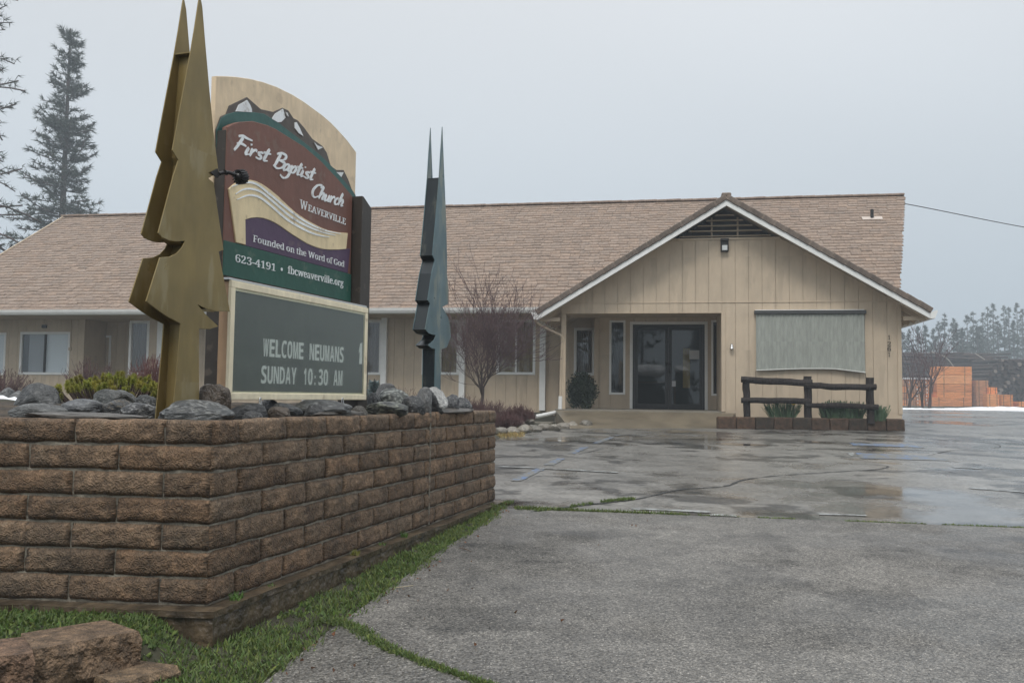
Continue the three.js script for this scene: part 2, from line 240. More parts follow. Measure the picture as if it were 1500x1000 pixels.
// a strip lying on the lot along a path of pixels: painted lines, cracks
function strip(pts, w, off, jag = 0, broken = 0) {
  const P = new THREE.CatmullRomCurve3(pts.map(([u, v]) => onLot(u, v))), L = P.getLength(), n = Math.max(2, Math.ceil(L / .1)), v = [], f = [];
  for (let i = 0; i <= n; i++) {
    const p = P.getPointAt(i / n), t = P.getTangentAt(i / n), s = V(-t.z, 0, t.x).normalize(), ww = w / 2 * (1 + (rnd() - .5) * jag * 2), sh = (rnd() - .5) * jag * w * .5;
    for (const k of [-1, 1]) { const q = p.clone().addScaledVector(s, k * ww + sh); v.push([q.x, lotY(-q.z) + off, q.z]); }
    if (i && !(broken && n3(i * .23, 3.3, w * 50, 77) < broken)) f.push([2 * i - 2, 2 * i, 2 * i + 1, 2 * i - 1]);
  }
  return poly3(v, f);
}
{
  const wornTex = (c, s, lo) => ({ map: tex(256, (x, y) => { const g = fbm(x, y, 16, 5, s); return greyMix(c, [.42, .42, .41], sst(lo, lo + .12, g)); }, 1.1), roughness: .38 });
  const blue = std(wornTex([.33, .42, .56], 101, .34)), white = std(wornTex([.60, .61, .60], 103, .42)), tar = std({ color: C(.018, .018, .017), roughness: .6 });
  struct('painted_line', strip([[905, 638], [860, 655], [800, 684], [755, 706]], .11, .014, .2, .5), blue, 'worn blue painted line running toward the porch', 'painted line');
  struct('painted_line', strip([[731, 685], [800, 688], [905, 694]], .09, .018, .1, .25), white, 'faded white painted line crossing the blue line', 'painted line');
  struct('painted_line', strip([[925, 747], [1000, 750], [1075, 754]], .09, .014, .1, .28), white, 'faded white painted line beside the paving joint', 'painted line');
  struct('painted_line', strip([[1200, 755], [1270, 757]], .06, .014, .2, .35), white, 'scrap of white painted line by the paving joint', 'painted line');
  struct('painted_line', strip([[1420, 716], [1510, 723]], .10, .014, .08), white, 'clear white painted line on the wet lot', 'painted line');
  struct('painted_line', strip([[1395, 685], [1440, 688]], .09, .014, .08), white, 'short white painted line beyond the blue patch', 'painted line');
  struct('painted_line', strip([[1040, 757], [1078, 758]], .09, .018, .2, .3), white, 'short white painted remnant near the joint weeds', 'painted line');
  const sq4 = (pts) => { const P = pts.map(([u, v]) => onLot(u, v)), v = [], f = []; const n = 10; for (let j = 0; j <= n; j++) for (let i = 0; i <= n; i++) { const a = P[0].clone().lerp(P[1], i / n), b = P[3].clone().lerp(P[2], i / n), q = a.lerp(b, j / n); v.push([q.x, lotY(-q.z) + .014, q.z]); if (i && j) f.push([(j - 1) * (n + 1) + i - 1, (j - 1) * (n + 1) + i, j * (n + 1) + i, j * (n + 1) + i - 1]); } return poly3(v, f); };
  struct('painted_symbol', sq4([[1253, 664], [1262, 672.5], [1392, 676], [1366, 669]]), blue, 'worn blue painted patch of a reserved parking space', 'painted patch');
  struct('painted_symbol', sq4([[1245, 650], [1250, 653], [1356, 657], [1330, 651]]), std(wornTex([.36, .45, .58], 107, .46)), 'faint blue painted patch nearer the flower bed', 'painted patch');
  struct('painted_symbol', sq4([[1241, 664], [1247, 669], [1253, 668], [1250, 664]]), white, 'white painted corner of the blue patch', 'painted patch');
  const cracks = [[[778, 752], [850, 742], [930, 733], [1000, 718], [1060, 714], [1090, 704], [1140, 698], [1230, 692], [1290, 688], [1298, 683], [1250, 680]],
    [[1325, 682], [1375, 689], [1420, 697], [1500, 701]], [[1240, 668], [1330, 671], [1400, 660], [1460, 657], [1462, 652], [1440, 648]], [[1390, 676], [1450, 683], [1500, 686]], [[1330, 640], [1380, 645], [1500, 650]], [[1400, 626], [1450, 629], [1500, 628]], [[1180, 650], [1240, 655], [1330, 668]], [[840, 668], [858, 664], [884, 658]]];
  cracks.forEach((c, i) => struct('asphalt_crack', strip(c, i === 0 ? .026 : .014, .013, .8), tar, ['long weedy crack curving across the wet lot', 'crack running past the blue painted patch', 'hooked crack beyond the blue painted patch', 'straight crack right of the blue painted patch', 'crack at the corner of the church', 'faint crack near the snow bank', 'crack into the blue painted patch', 'short crack on the blue line'][i], 'crack'));
}

// ---------------------------------------------------------------- block planter
{
  const T = thing('block_planter', 'raised planter of brown split slump blocks on a concrete footing', 'planter wall', [0, 0, 0]);
  const inset = (P, k) => { // polygon moved inward by k
    const n = P.length, out = []; for (let i = 0; i < n; i++) { const a = P[(i + n - 1) % n], b = P[i], c = P[(i + 1) % n]; const d1 = b.clone().sub(a).normalize(), d2 = c.clone().sub(b).normalize(); const n1 = V(d1.z, 0, -d1.x), n2 = V(d2.z, 0, -d2.x); const m = n1.clone().add(n2).normalize(), s = k / m.dot(n1); out.push(b.clone().addScaledVector(m, s)); } return out;
  };
  const P = [PA, PB, PD, PC];  // counter-clockwise from above? checked by sign below
  const sgn = (() => { const q = inset(P, .01); const c = P.reduce((s, p) => s.add(p), V(0, 0, 0)).multiplyScalar(.25); return q[0].distanceTo(c) < P[0].distanceTo(c) ? 1 : -1; })();
  const prism = (Q, y0, y1) => { const v = [], f = [], n = Q.length; for (const q of Q) v.push([q.x, y0, q.z]); for (const q of Q) v.push([q.x, y1, q.z]); for (let i = 0; i < n; i++) { const j = (i + 1) % n; f.push([i, j, n + j, n + i]); } f.push([...Array(n).keys()].map(i => n + i)); f.push([...Array(n).keys()].reverse()); return poly3(v, f); };
  mesh('mortar_core', prism(inset(P, sgn * .012), WALL_B - .02, WALL_T - .03), M.mortar, T);
  // footing with a ragged front edge
  {
    const O = inset(P, -sgn * .075), v = [], f = [], pts = []; const ring = (Q, y, jag) => { const r = []; for (let i = 0; i < 4; i++) { const a = Q[i], b = Q[(i + 1) % 4], n = 70; for (let k = 0; k < n; k++) { const p = a.clone().lerp(b, k / n); const j = (f3(p.x * 9, y * 9, p.z * 9, 3, 5) - .5) * jag; const d = b.clone().sub(a).normalize(); p.add(V(d.z, 0, -d.x).multiplyScalar(-sgn * j)); r.push([p.x, y + (f3(p.x * 6, 1, p.z * 6, 2, 8) - .5) * jag * .3, p.z]); } } return r; };
    const rings = [ring(inset(P, sgn * .05), WALL_B + .0, 0), ring(O, WALL_B - .002, .028), ring(O, WALL_B - .028, .02), ring(inset(P, -sgn * .062), WALL_B - .034, .012), ring(inset(P, -sgn * .066), WALL_B - .11, .022), ring(inset(P, -sgn * .05), WALL_B - .22, .06), ring(inset(P, -sgn * .03), WALL_B - .5, 0)];
    const n = rings[0].length; rings.forEach(r => v.push(...r)); for (let k = 0; k < rings.length - 1; k++) for (let i = 0; i < n; i++) { const j = (i + 1) % n; f.push([k * n + i, k * n + j, (k + 1) * n + j, (k + 1) * n + i]); }
    mesh('footing', poly3(v, f), M.footing, T);
  }
  // blocks
  const blockGeo = (L, H, D, seed) => {   // front face toward +z at z = 0, bulged and broken
    const nx = Math.max(4, Math.round(L / .028)), ny = 7, v = [], f = [];
    for (let j = 0; j <= ny; j++) for (let i = 0; i <= nx; i++) {
      const a = i / nx, b = j / ny, x = (a - .5) * L, y = (b - .5) * H;
      const ex = Math.min(a, 1 - a) * L, ey = Math.min(b, 1 - b) * H;
      const prof = .011 * Math.sqrt(clamp(ey / .012)) * clamp(ex / .004 + .5) + .003 * (1 - Math.abs(b * 2 - .8));
      const rough = (f3(x * 22 + seed * 7, y * 40, seed, 3, 11) - .5) * .020 * clamp(ey / .018) + (f3(x * 60 + seed * 3, y * 70, seed, 2, 12) - .5) * .007;
      v.push([x + (f3(y * 20, seed, x > 0 ? 3 : 1, 2, 14) - .5) * .008, y + (f3(x * 14, seed * 2.1, b > .5 ? 5 : 1, 2, 13) - .5) * (j === 0 || j === ny ? .012 : .004), prof + rough - .010]);
    }
    const w = nx + 1; for (let j = 0; j < ny; j++) for (let i = 0; i < nx; i++) f.push([j * w + i, j * w + i + 1, (j + 1) * w + i + 1, (j + 1) * w + i]);
    const base = v.length; const rim = []; for (let i = 0; i <= nx; i++) rim.push(i); for (let j = 1; j <= ny; j++) rim.push(j * w + nx); for (let i = nx - 1; i >= 0; i--) rim.push(ny * w + i); for (let j = ny - 1; j >= 1; j--) rim.push(j * w);
    rim.forEach(r => v.push([v[r][0], v[r][1], -D])); rim.forEach((r, i) => { const k = (i + 1) % rim.length; f.push([r, base + i, base + k, rim[k]]); });
    const g = new THREE.BufferGeometry(), pos = [], id = []; v.forEach(p => pos.push(...p)); f.forEach(q => id.push(q[0], q[1], q[2], q[0], q[2], q[3]));
    g.setAttribute('position', new THREE.Float32BufferAttribute(pos, 3)); g.setIndex(id); g.computeVertexNormals(); return g;
  };
  const face = (A, B, starts, pitchL, y0, courses, miterB) => {
    const d = B.clone().sub(A), len = d.length(); d.normalize(); const ang = Math.atan2(-d.z, d.x);   // +x runs A to B
    for (let c = 0; c < courses; c++) {
      let x = starts[c % 2] - pitchL;
      while (x < len - .03) {
        let x0 = Math.max(x, 0), x1 = Math.min(x + pitchL, len); x += pitchL; if (x1 - x0 < .05) continue;
        if (len - x1 < .05) x1 = len;
        const L = x1 - x0 - .011, sd = rnd() * 50, H = .100 + rr(-.002, .002);
        const g = boxUV(blockGeo(L, H, .085, sd)); const ou = rnd() * 5, ov = rnd() * 5, uv = g.attributes.uv; for (let i = 0; i < uv.count; i++) uv.setXY(i, uv.getX(i) + ou, uv.getY(i) + ov);
        const t = rnd(), k = rr(.80, 1.14); paint(g, [.475 * k * (1 + t * .09), .435 * k, .41 * k * (1 - t * .08)]);
        const m = mesh('block', g, M.block, T, true); const pc = A.clone().addScaledVector(d, (x0 + x1) / 2);
        m.position.set(pc.x, y0 + c * .11 + .055 + .004, pc.z); m.rotation.y = ang;
      }
    }
  };
  face(PA, PB, [.20, .40], .402, WALL_B, 7);
  { const d = PB.clone().sub(PA).normalize(), q = PA.clone().addScaledVector(d, 2.49), j = mesh('control_joint', [rbox(-.009, .009, 0, .765, -.03, .004, .003)], M.mortar, T); j.position.set(q.x, WALL_B + .003, q.z); j.rotation.y = Math.atan2(-d.z, d.x); }
  face(PC, PA, [.20 + .135, .40 + .135], .402, WALL_B, 7);
  // soil fill, a little mounded
  {
    const Q = inset(P, sgn * .09), v = [], f = [], n = 26; for (let j = 0; j <= n; j++) for (let i = 0; i <= n; i++) { const a = Q[0].clone().lerp(Q[1], i / n), b = Q[3].clone().lerp(Q[2], i / n), p = a.lerp(b, j / n); v.push([p.x, WALL_T - .02 + (f3(p.x * 5, 0, p.z * 5, 3, 21) - .5) * .05 + .07 * sst(.05, .3, Math.min(i, j, n - i, n - j) / n), p.z]); if (i && j) f.push([(j - 1) * (n + 1) + i - 1, (j - 1) * (n + 1) + i, j * (n + 1) + i, j * (n + 1) + i - 1]); }
    mesh('soil', poly3(v, f), M.soil, T);
  }
}

// ---------------------------------------------------------------- sign frame: s runs along the board, w out of its face
const TH = Math.atan(449 / F), S0 = at(333, 585.4, 4.5), SV = V(Math.sin(TH), 0, -Math.cos(TH)), SN = V(Math.cos(TH), 0, Math.sin(TH));
const SP = (u, v, w = 0) => { const p = onPlane(u, v, S0.clone().addScaledVector(SN, w), SN).sub(S0); return [p.dot(SV), p.y + S0.y]; };  // -> [along, height]
const SG = (name, label, cat) => { const T = thing(name, label, cat, [S0.x, 0, S0.z], Math.atan2(-SV.z, SV.x)); return T; };   // local x along, y up, z out
const font = { sans: await new FontLoader().loadAsync('fonts/droid/droid_sans_bold.typeface.json'), serif: await new FontLoader().loadAsync('fonts/droid/droid_serif_bold.typeface.json'), serifR: await new FontLoader().loadAsync('fonts/droid/droid_serif_regular.typeface.json'), sansR: await new FontLoader().loadAsync('fonts/droid/droid_sans_regular.typeface.json') };
function text(str, fnt, a, b, capH, depth, lift) {  // from baseline point a to b, capital height capH
  const g = new TextGeometry(str, { font: fnt, size: 1, depth: .01, curveSegments: 4, bevelEnabled: false }); g.computeBoundingBox(); const bb = g.boundingBox, W = bb.max.x - bb.min.x;
  g.translate(-bb.min.x, 0, 0); const L = Math.hypot(b[0] - a[0], b[1] - a[1]); g.scale(L / W, capH / 1.0, depth / .01); g.rotateZ(Math.atan2(b[1] - a[1], b[0] - a[0])); g.translate(a[0], a[1], lift); return g;
}
const paintTex = (c, s, worn = [.5, .45, .4], k = .12) => std({ map: tex(512, (x, y) => { const a = fbm(x, y, 6, 5, s), b = fbm(x, y * .2, 40, 3, s + 3), q = 1 + (a - .5) * .16 + (b - .5) * .10; const o = [c[0] * q, c[1] * q, c[2] * q]; return greyMix(o, worn, sst(.66, .8, fbm(x, y, 14, 4, s + 5)) * k * 3); }, .9), roughness: .55, bumpMap: tex(256, (x, y) => fbm(x, y, 14, 4, s + 7), .5, false), bumpScale: .0015 });
{
  const brown = paintTex([.46, .31, .26], 201), cream = paintTex([.88, .79, .66], 203, [.7, .62, .52]), teal = paintTex([.22, .38, .355], 205), slate = paintTex([.34, .31, .285], 207), purple = paintTex([.32, .24, .34], 209), green = paintTex([.13, .31, .26], 211), bookC = paintTex([.89, .81, .65], 213, [.6, .5, .4]), white = paintTex([.92, .93, .93], 215), postM = paintTex([.225, .20, .175], 217), ivory = paintTex([.93, .88, .76], 219, [.6, .52, .42]), tan = paintTex([.66, .54, .42], 221);
  const T = SG('church_sign', 'church name sign with arched cream top, painted mountains and a letter board', 'sign');
  const wB = -.07, q = (a, w, o = [0, 0]) => a.map(([u, v]) => SP(u + o[0], v + o[1], w));
  const part = (name, pts, w0, thick, m, parent = T, bev = .002) => { const g = extr(pts, thick, bev); g.translate(0, 0, w0 - thick); return mesh(name, g, m, parent); };
  // cream backboard
  const wC = -.137, bl = SP(314, 400, wC), br = SP(521, 430, wC);
  part('backboard', [[SP(316.3, 111, wC)[0], bl[1]], ...q([[316.3, 111.2], [330, 111.5], [344, 112.2], [366, 115.3], [384.8, 120], [405.2, 127.2], [429, 139], [445.5, 149.3], [471, 168], [484, 179], [496.5, 191.8], [509, 206], [521.6, 222.8]], wC), [SP(521.6, 223, wC)[0], br[1]]], wC, .03, cream);
  // mountains, one layer nearer
  const wM = -.132, hills = [[315.4, 189.7], [322.7, 170.5], [330.7, 167], [335.2, 154.7], [361.8, 142], [382.2, 159.8], [400, 163.7], [413.7, 157.8], [422.2, 161.5], [429.8, 173], [436, 176], [445.5, 186.7], [457.4, 203], [472.7, 214], [478.6, 223.3], [484.6, 242.8], [493, 248.8], [503.3, 248.8], [510, 262.4], [515.2, 276.8], [521, 285.8]];
  part('mountain_range', [SP(316, 300, wM), ...q(hills, wM), SP(521, 360, wM)], wM, .005, slate);
  const wT = -.128; part('foothill', [SP(317, 300, wT), ...q([[317, 190], [323.5, 173], [331, 167.5], [345, 163.6], [361, 163], [386.5, 166.3], [405.2, 177.3], [420, 189], [445.5, 208], [471, 228.4], [488, 245.4], [515, 277], [521, 287]], wT), SP(521, 360, wT)], wT, .004, teal);
  [[[345.7, 162.9], [350, 153.5], [361.8, 146.4], [366, 153], [368.6, 159.5], [369, 164.3]], [[398.4, 174], [403.5, 166.3], [414.5, 159.5], [418, 172.2], [412, 178.5], [406.9, 179]], [[418, 163.7], [421.3, 165.4], [422.6, 170.5], [420, 169]], [[431.6, 179.4], [434.4, 178.8], [439.5, 188.4], [444.3, 199.5], [437, 194.4], [431.9, 187.6]], [[460, 208], [465, 213], [473, 215.6], [465.9, 219.4]], [[493, 252.2], [503.3, 252.2], [500, 259]]]
    .forEach(a => part('snow_cap', q(a, -.126), -.126, .006, white, T, 0));
  // brown name panel
  const topArc = [[332.5, 186], [341, 181.5], [350.8, 178.5], [369.5, 177.3], [391.6, 183.3], [405, 189.5], [420, 199], [445.5, 214.8], [471, 236.9], [496.5, 264], [516, 287]];
  const pbl = SP(327.6, 402, wB), pbr = SP(513, 443, wB), px0 = SP(332.5, 186, wB)[0], px1 = SP(516, 287, wB)[0];
  const panel = part('name_panel', [[px0, pbl[1] - .005], ...q(topArc, wB), [px1, pbl[1] - .005]], wB, .032, brown);
  const gT = .37 / 1; // green strip and purple band, thin overlays in relief
  const gl = SP(327.6, 351.7, wB)[1], yB = pbl[1] - .004;
  part('green_strip', [[px0 - .003, yB], [px0 - .003, gl], [px1 + .001, gl], [px1 + .001, yB]], wB + .006, .007, green, panel);
  const c8 = ([x, y]) => [320 + x / 5.557, 250 + y / 5.557];
  const bk = (a, w) => a.map(p => SP(...c8(p), w));
  const under = [[207, 398], [255, 384], [310, 380], [355, 386], [400, 400], [450, 424], [500, 455], [570, 505], [640, 550], [710, 592], [780, 622], [840, 638], [900, 643], [970, 642], [1030, 637]];
  part('purple_band', [...bk(under, wB), SP(...c8([1066, 634]), wB), [SP(...c8([1048, 790]), wB)[0], gl + .001], [SP(...c8([210, 607]), wB)[0], gl + .001]], wB + .005, .006, purple, panel);
  const over = [[73, 147], [110, 112], [150, 92], [200, 78], [250, 75], [300, 88], [350, 112], [415, 158], [480, 212], [550, 280], [620, 342], [690, 390], [760, 430], [820, 461], [880, 485], [960, 502], [1043, 508]];
  const book = part('open_book', [...bk(over, wB), ...bk([...under].reverse(), wB), SP(...c8([210, 603]), wB), SP(...c8([133, 583]), wB)], wB + .009, .012, bookC, panel);
  for (const s of [[[105, 130], [200, 97], [300, 107], [420, 197], [560, 312], [700, 412], [850, 482], [990, 512]], [[135, 190], [220, 147], [330, 167], [440, 252], [580, 372], [720, 452], [850, 502], [950, 525]], [[145, 235], [240, 200], [330, 217], [430, 292], [560, 402], [700, 482], [800, 522], [900, 541]]]) {
    const cv = new THREE.SplineCurve(bk(s, wB + .009).map(p => new THREE.Vector2(...p))), A = [], B = []; for (let i = 0; i <= 28; i++) { const p = cv.getPoint(i / 28), t = cv.getTangent(i / 28), w = .0075 * Math.sin(Math.PI * clamp(i / 28, .03, .97)) ** .6; A.push([p.x - t.y * w, p.y + t.x * w]); B.unshift([p.x + t.y * w, p.y - t.x * w]); }
    part('page_line', [...A, ...B], wB + .0125, .004, white, panel, 0);
  }
  // lettering
  const lw = wB + .008, put = (n, g) => mesh(n, g, white, panel);
  const PX = (u, v) => SP(u, v, wB);
  const cap = (u, v0, v1) => PX(u, v0)[1] - PX(u, v1)[1];
  put('lettering', text('Founded on the Word of God', font.serifR, PX(368.6, 353.8), [PX(502.7, 391.3)[0], PX(368.6, 353.8)[1]], cap(369, 344, 354), .004, wB + .005));
  put('lettering', text('623-4191', font.serifR, PX(342.5, 383.2), [PX(401, 396)[0], PX(342.5, 383.2)[1]], cap(343, 371.8, 383.2), .004, wB + .006));
  { const p = PX(410.5, 394.5), g = new THREE.CylinderGeometry(.0075, .0075, .004, 16); g.rotateX(Math.PI / 2); g.scale(1, 1.25, 1); g.translate(p[0], p[1], wB + .008); put('lettering', g); }
  put('lettering', text('fbcweaverville.org', font.serifR, PX(419.5, 400.2), [PX(500.9, 420)[0], PX(419.5, 400.2)[1]], cap(420, 390.5, 401.2), .004, wB + .006));
  { const a = PX(438.5, 304.5), b = PX(505.4, 328.8); const ch = cap(438, 291.5, 304.5);
    const aW = [a[0] + (b[0] - a[0]) * .135, a[1]]; put('lettering', text('W', font.serifR, a, [a[0] + (b[0] - a[0]) * .15, a[1]], ch, .004, wB)); put('lettering', text('EAVERVILLE', font.serifR, [a[0] + (b[0] - a[0]) * .165, a[1]], [b[0], a[1]], ch * .78, .004, wB)); }
  // brush script, drawn stroke by stroke
  const G = {
    F: [1.15, [[.42, 2.0], [.34, 1.2], [.1, 0]], [[.02, 1.85], [.3, 2.1], [.8, 2.0], [1.35, 1.98]], [[.1, .95], [.5, 1.1], [1.0, 1.0]]], i: [.48, [[.14, .95], [.06, .3], [.12, .06], [.4, .2]], [[.2, 1.42], [.34, 1.5]]], r: [.62, [[.05, 1.0], [.03, .5], [0, 0]], [[.02, .5], [.3, .98], [.52, .85]]],
    s: [.66, [[.55, .95], [.22, .9], [.18, .62], [.45, .42], [.4, .06], [-.02, .12]]], t: [.62, [[.36, 1.75], [.22, .8], [.2, .12], [.55, .2]], [[-.08, 1.1], [.25, 1.12], [.65, 1.2]]], B: [1.15, [[.32, 2], [.2, 1], [.05, 0]], [[-.08, 1.75], [.35, 2.1], [.95, 1.95], [.9, 1.4], [.32, 1.08]], [[.32, 1.08], [1.0, .95], [1.02, .35], [.45, -.05], [-.1, .15]]],
    a: [.8, [[.55, .95], [.18, .88], [0, .42], [.14, .04], [.42, .3], [.6, .98]], [[.6, .98], [.54, .25], [.78, .12]]], p: [.8, [[.12, 1], [.05, 0], [-.1, -.7], [-.5, -1.0], [-.95, -.75]], [[.05, .5], [.4, 1], [.62, .7], [.45, .12], [.08, .1]]], C: [1.05, [[1.0, 1.55], [.86, 1.97], [.4, 1.8], [.05, 1.0], [.15, .2], [.55, 0], [1.0, .4]]],
    h: [.8, [[.22, 1.95], [.1, 1], [0, 0]], [[.05, .5], [.35, .97], [.52, .7], [.44, .1], [.72, .15]]], u: [.8, [[.06, .95], [0, .35], [.14, .04], [.4, .3], [.55, .95]], [[.55, .95], [.5, .16], [.76, .14]]], c: [.62, [[.52, .78], [.3, .98], [.04, .6], [.1, .1], [.36, .02], [.6, .3]]]
  };
  const script = (word, a, b, xh) => {   // a -> b baseline
    let adv = 0; for (const ch of word) adv += G[ch][0]; const sx = (b[0] - a[0]) / adv; let x = 0;
    for (const ch of word) {
      const gs = []; G[ch].slice(1).forEach(st => {
        const cv = new THREE.SplineCurve(st.map(([X, Y]) => new THREE.Vector2(a[0] + (x + X + Y * .26) * sx, a[1] + (b[1] - a[1]) * (x + X) / adv + Y * xh))), A = [], B = [], n = st.length * 6, W = xh * .25;
        for (let i = 0; i <= n; i++) { const t = i / n, p = cv.getPoint(t), g = cv.getTangent(t), w = W * (.45 + .75 * Math.abs(g.y * .9 - g.x * .3)) * (1 - .45 * t ** 3) * (.75 + .25 * sst(0, .12, t)); A.push([p.x - g.y * w, p.y + g.x * w]); B.unshift([p.x + g.y * w, p.y - g.x * w]); }
        for (let i = 0; i < n; i++) { const k = A.length - 1 - i; const g = extr([A[i], A[i + 1], B[k - 1], B[k]], .004 + gs.length * .00001); g.translate(0, 0, wB); gs.push(g); }
      });
      mesh('letter', merge(gs), white, panel); x += G[ch][0];
    }
  };
  script('First', PX(340.5, 219.5), PX(391, 238), cap(343, 193.5, 219.8) / 2.08);
  script('Baptist', PX(400, 244), PX(458, 265), cap(403, 219.5, 244) / 2.08);
  script('Church', PX(454.8, 287), PX(502, 303), cap(456, 266, 287.5) / 2.0);
  // posts
  const rp0 = SP(530, 320, -.005)[0], rp1 = SP(544, 320, -.005)[0], rt = SP(531, 287, -.005)[1], rt2 = SP(544, 305, -.005)[1];
  { const g = extr([[rp0, WALL_T - .12], [rp1, WALL_T - .12], [rp1, rt2], [rp0 + .02, rt], [rp0, rt]], .15, .003); g.translate(0, 0, -.155); const p = mesh('post', g, postM, T); tag(p, 'dark brown post with a sloped top'); }
  { const t = SP(332, 190, wB)[1]; const g = extr([[px0 - .004, WALL_T - .12], [px0 + .05, WALL_T - .12], [px0 + .05, t], [px0 - .004, t]], .085, .003); g.translate(0, 0, -.105 - .085 + .03); mesh('post', g, postM, T); }
  // letter board
  const fl = SP(336, 410), fr = SP(537, 451.5), fb = SP(330, 585.4), X0 = (fl[0] + fb[0]) / 2, X1 = (fr[0] + SP(533.7, 586.2)[0]) / 2, Y1 = (fl[1] + fr[1]) / 2, Y0 = EYE + .0;
  const cab = mesh('letter_cabinet', [rbox(X0 + .004, X1 - .004, fb[1] + .004, Y1 - .003, -.062, -.004, .004)], tan, T);
  const fw = .036; mesh('door_frame', [rbox(X0, X1, Y1 - fw, Y1, -.006, .014, .004), rbox(X0, X1, fb[1], fb[1] + fw, -.006, .014, .004), rbox(X0, X0 + fw, fb[1] + fw - .001, Y1 - fw + .001, -.006, .0135, .004), rbox(X1 - fw, X1, fb[1] + fw - .001, Y1 - fw + .001, -.006, .0135, .004)], ivory, cab);
  const ty = .012; mesh('inner_trim', [box(X0 + fw, X1 - fw, Y1 - fw - ty, Y1 - fw, -.005, .006), box(X0 + fw, X1 - fw, fb[1] + fw, fb[1] + fw + ty * .6, -.005, .006)], ivory, cab);
  mesh('letter_panel', [box(X0 + fw, X1 - fw, fb[1] + fw, Y1 - fw, -.004, -.001)], std({ map: tex(512, (x, y) => { const k = .295 + (fbm(x, y, 8, 5, 231) - .5) * .08 + (fbm(x, y * .15, 60, 2, 233) - .5) * .05 + (pn(x * 130, y * 130, 130, 234) > .93 ? .07 : 0); return [k * .96, k * 1.02, k * .93]; }, .8), roughness: .6 }), cab);
  for (let k = 1; k < 4; k++) { const y = lerp(fb[1] + fw, Y1 - fw, k / 4); mesh('letter_rail', [box(X0 + fw, X1 - fw, y - .0012, y + .0012, -.001, .0005)], std({ color: C(.10, .105, .10), roughness: .5 }), cab); }
  const lm = std({ color: C(.72, .73, .71), roughness: .6 });
  const LB = (s, ul, vl, ur, vt) => { const a = SP(ul, vl), b = SP(ur, vl); return text(s, font.sans, a, [b[0], a[1]], SP(ul, vt)[1] - a[1], .002, -.001); };
  { const word = (s, u0, u1, v0, v1) => { const a = SP(u0, v1), b = SP(u1, v1), y = a[1], h = (SP(u0, v0)[1] - y) * .98; const n = s.length, cw = (b[0] - a[0]) / n; let k = 0; for (const ch of s) { if (ch !== ' ') { const thin = '1:'.includes(ch) ? .42 : .84; const x = a[0] + cw * (k + (1 - thin) / 2); const g = text(ch, font.sans, [x, y], [x + cw * thin * (ch === ':' ? .5 : 1), y], h * (ch === ':' ? .75 : 1), .002, -.001); mesh('letter', g, lm, cab); } k++; } };
    word('WELCOME NEUMANS', 384, 503.5, 494.5, 521.5); word('SUNDAY 10:30 AM', 381, 501.5, 534.5, 561.2); mesh('letter_scrap', extr([[527.5, 503], [530, 502], [529.6, 533], [525.8, 533], [527, 514], [525, 517]].map(p => SP(...p)), .002).translate(0, 0, -.001), std({ color: C(.78, .78, .76), roughness: .6 }), cab); }
  mesh('door_glass', [box(X0 + fw - .002, X1 - fw + .002, fb[1] + fw - .002, Y1 - fw + .002, .007, .010)], phy({ color: C(.93, .95, .93), transmission: 1, thickness: 0, roughness: .3, ior: 1.4 }), cab);
  mesh('top_channel', [rbox(X0 - .01, X1 - .002, Y1 + .001, Y1 + .014, -.06, .004, .003)], M.galv, T);
  // padlocks on the bottom of the letter board
  [[381, 'weathered padlock under the first letters of SUNDAY'], [501.5, 'padlock below the letters AM of the board']].forEach(([u, lab]) => {
    const c = SP(u, 586, .02), L = thing('padlock', lab, 'padlock', [0, 0, 0]); L.position.copy(S0.clone().setY(0).addScaledVector(SV, c[0]).addScaledVector(SN, .02)); L.position.y = fb[1] - .018; L.rotation.y = Math.atan2(-SV.z, SV.x) + rr(-.3, .3);
    mesh('lock_body', [rbox(-.015, .015, -.03, .0, -.008, .008, .003, 2)], M.steel, L); mesh('shackle', tube([V(-.010, -.004, 0), V(-.010, .018, 0), V(-.006, .027, 0), V(0, .030, 0), V(.006, .027, 0), V(.010, .018, 0), V(.010, -.004, 0)], .0032, 8, 24), M.steel, L); mesh('keyway', [box(-.003, .003, -.031, -.0295, -.003, .003)], M.dark, L);
  });
}

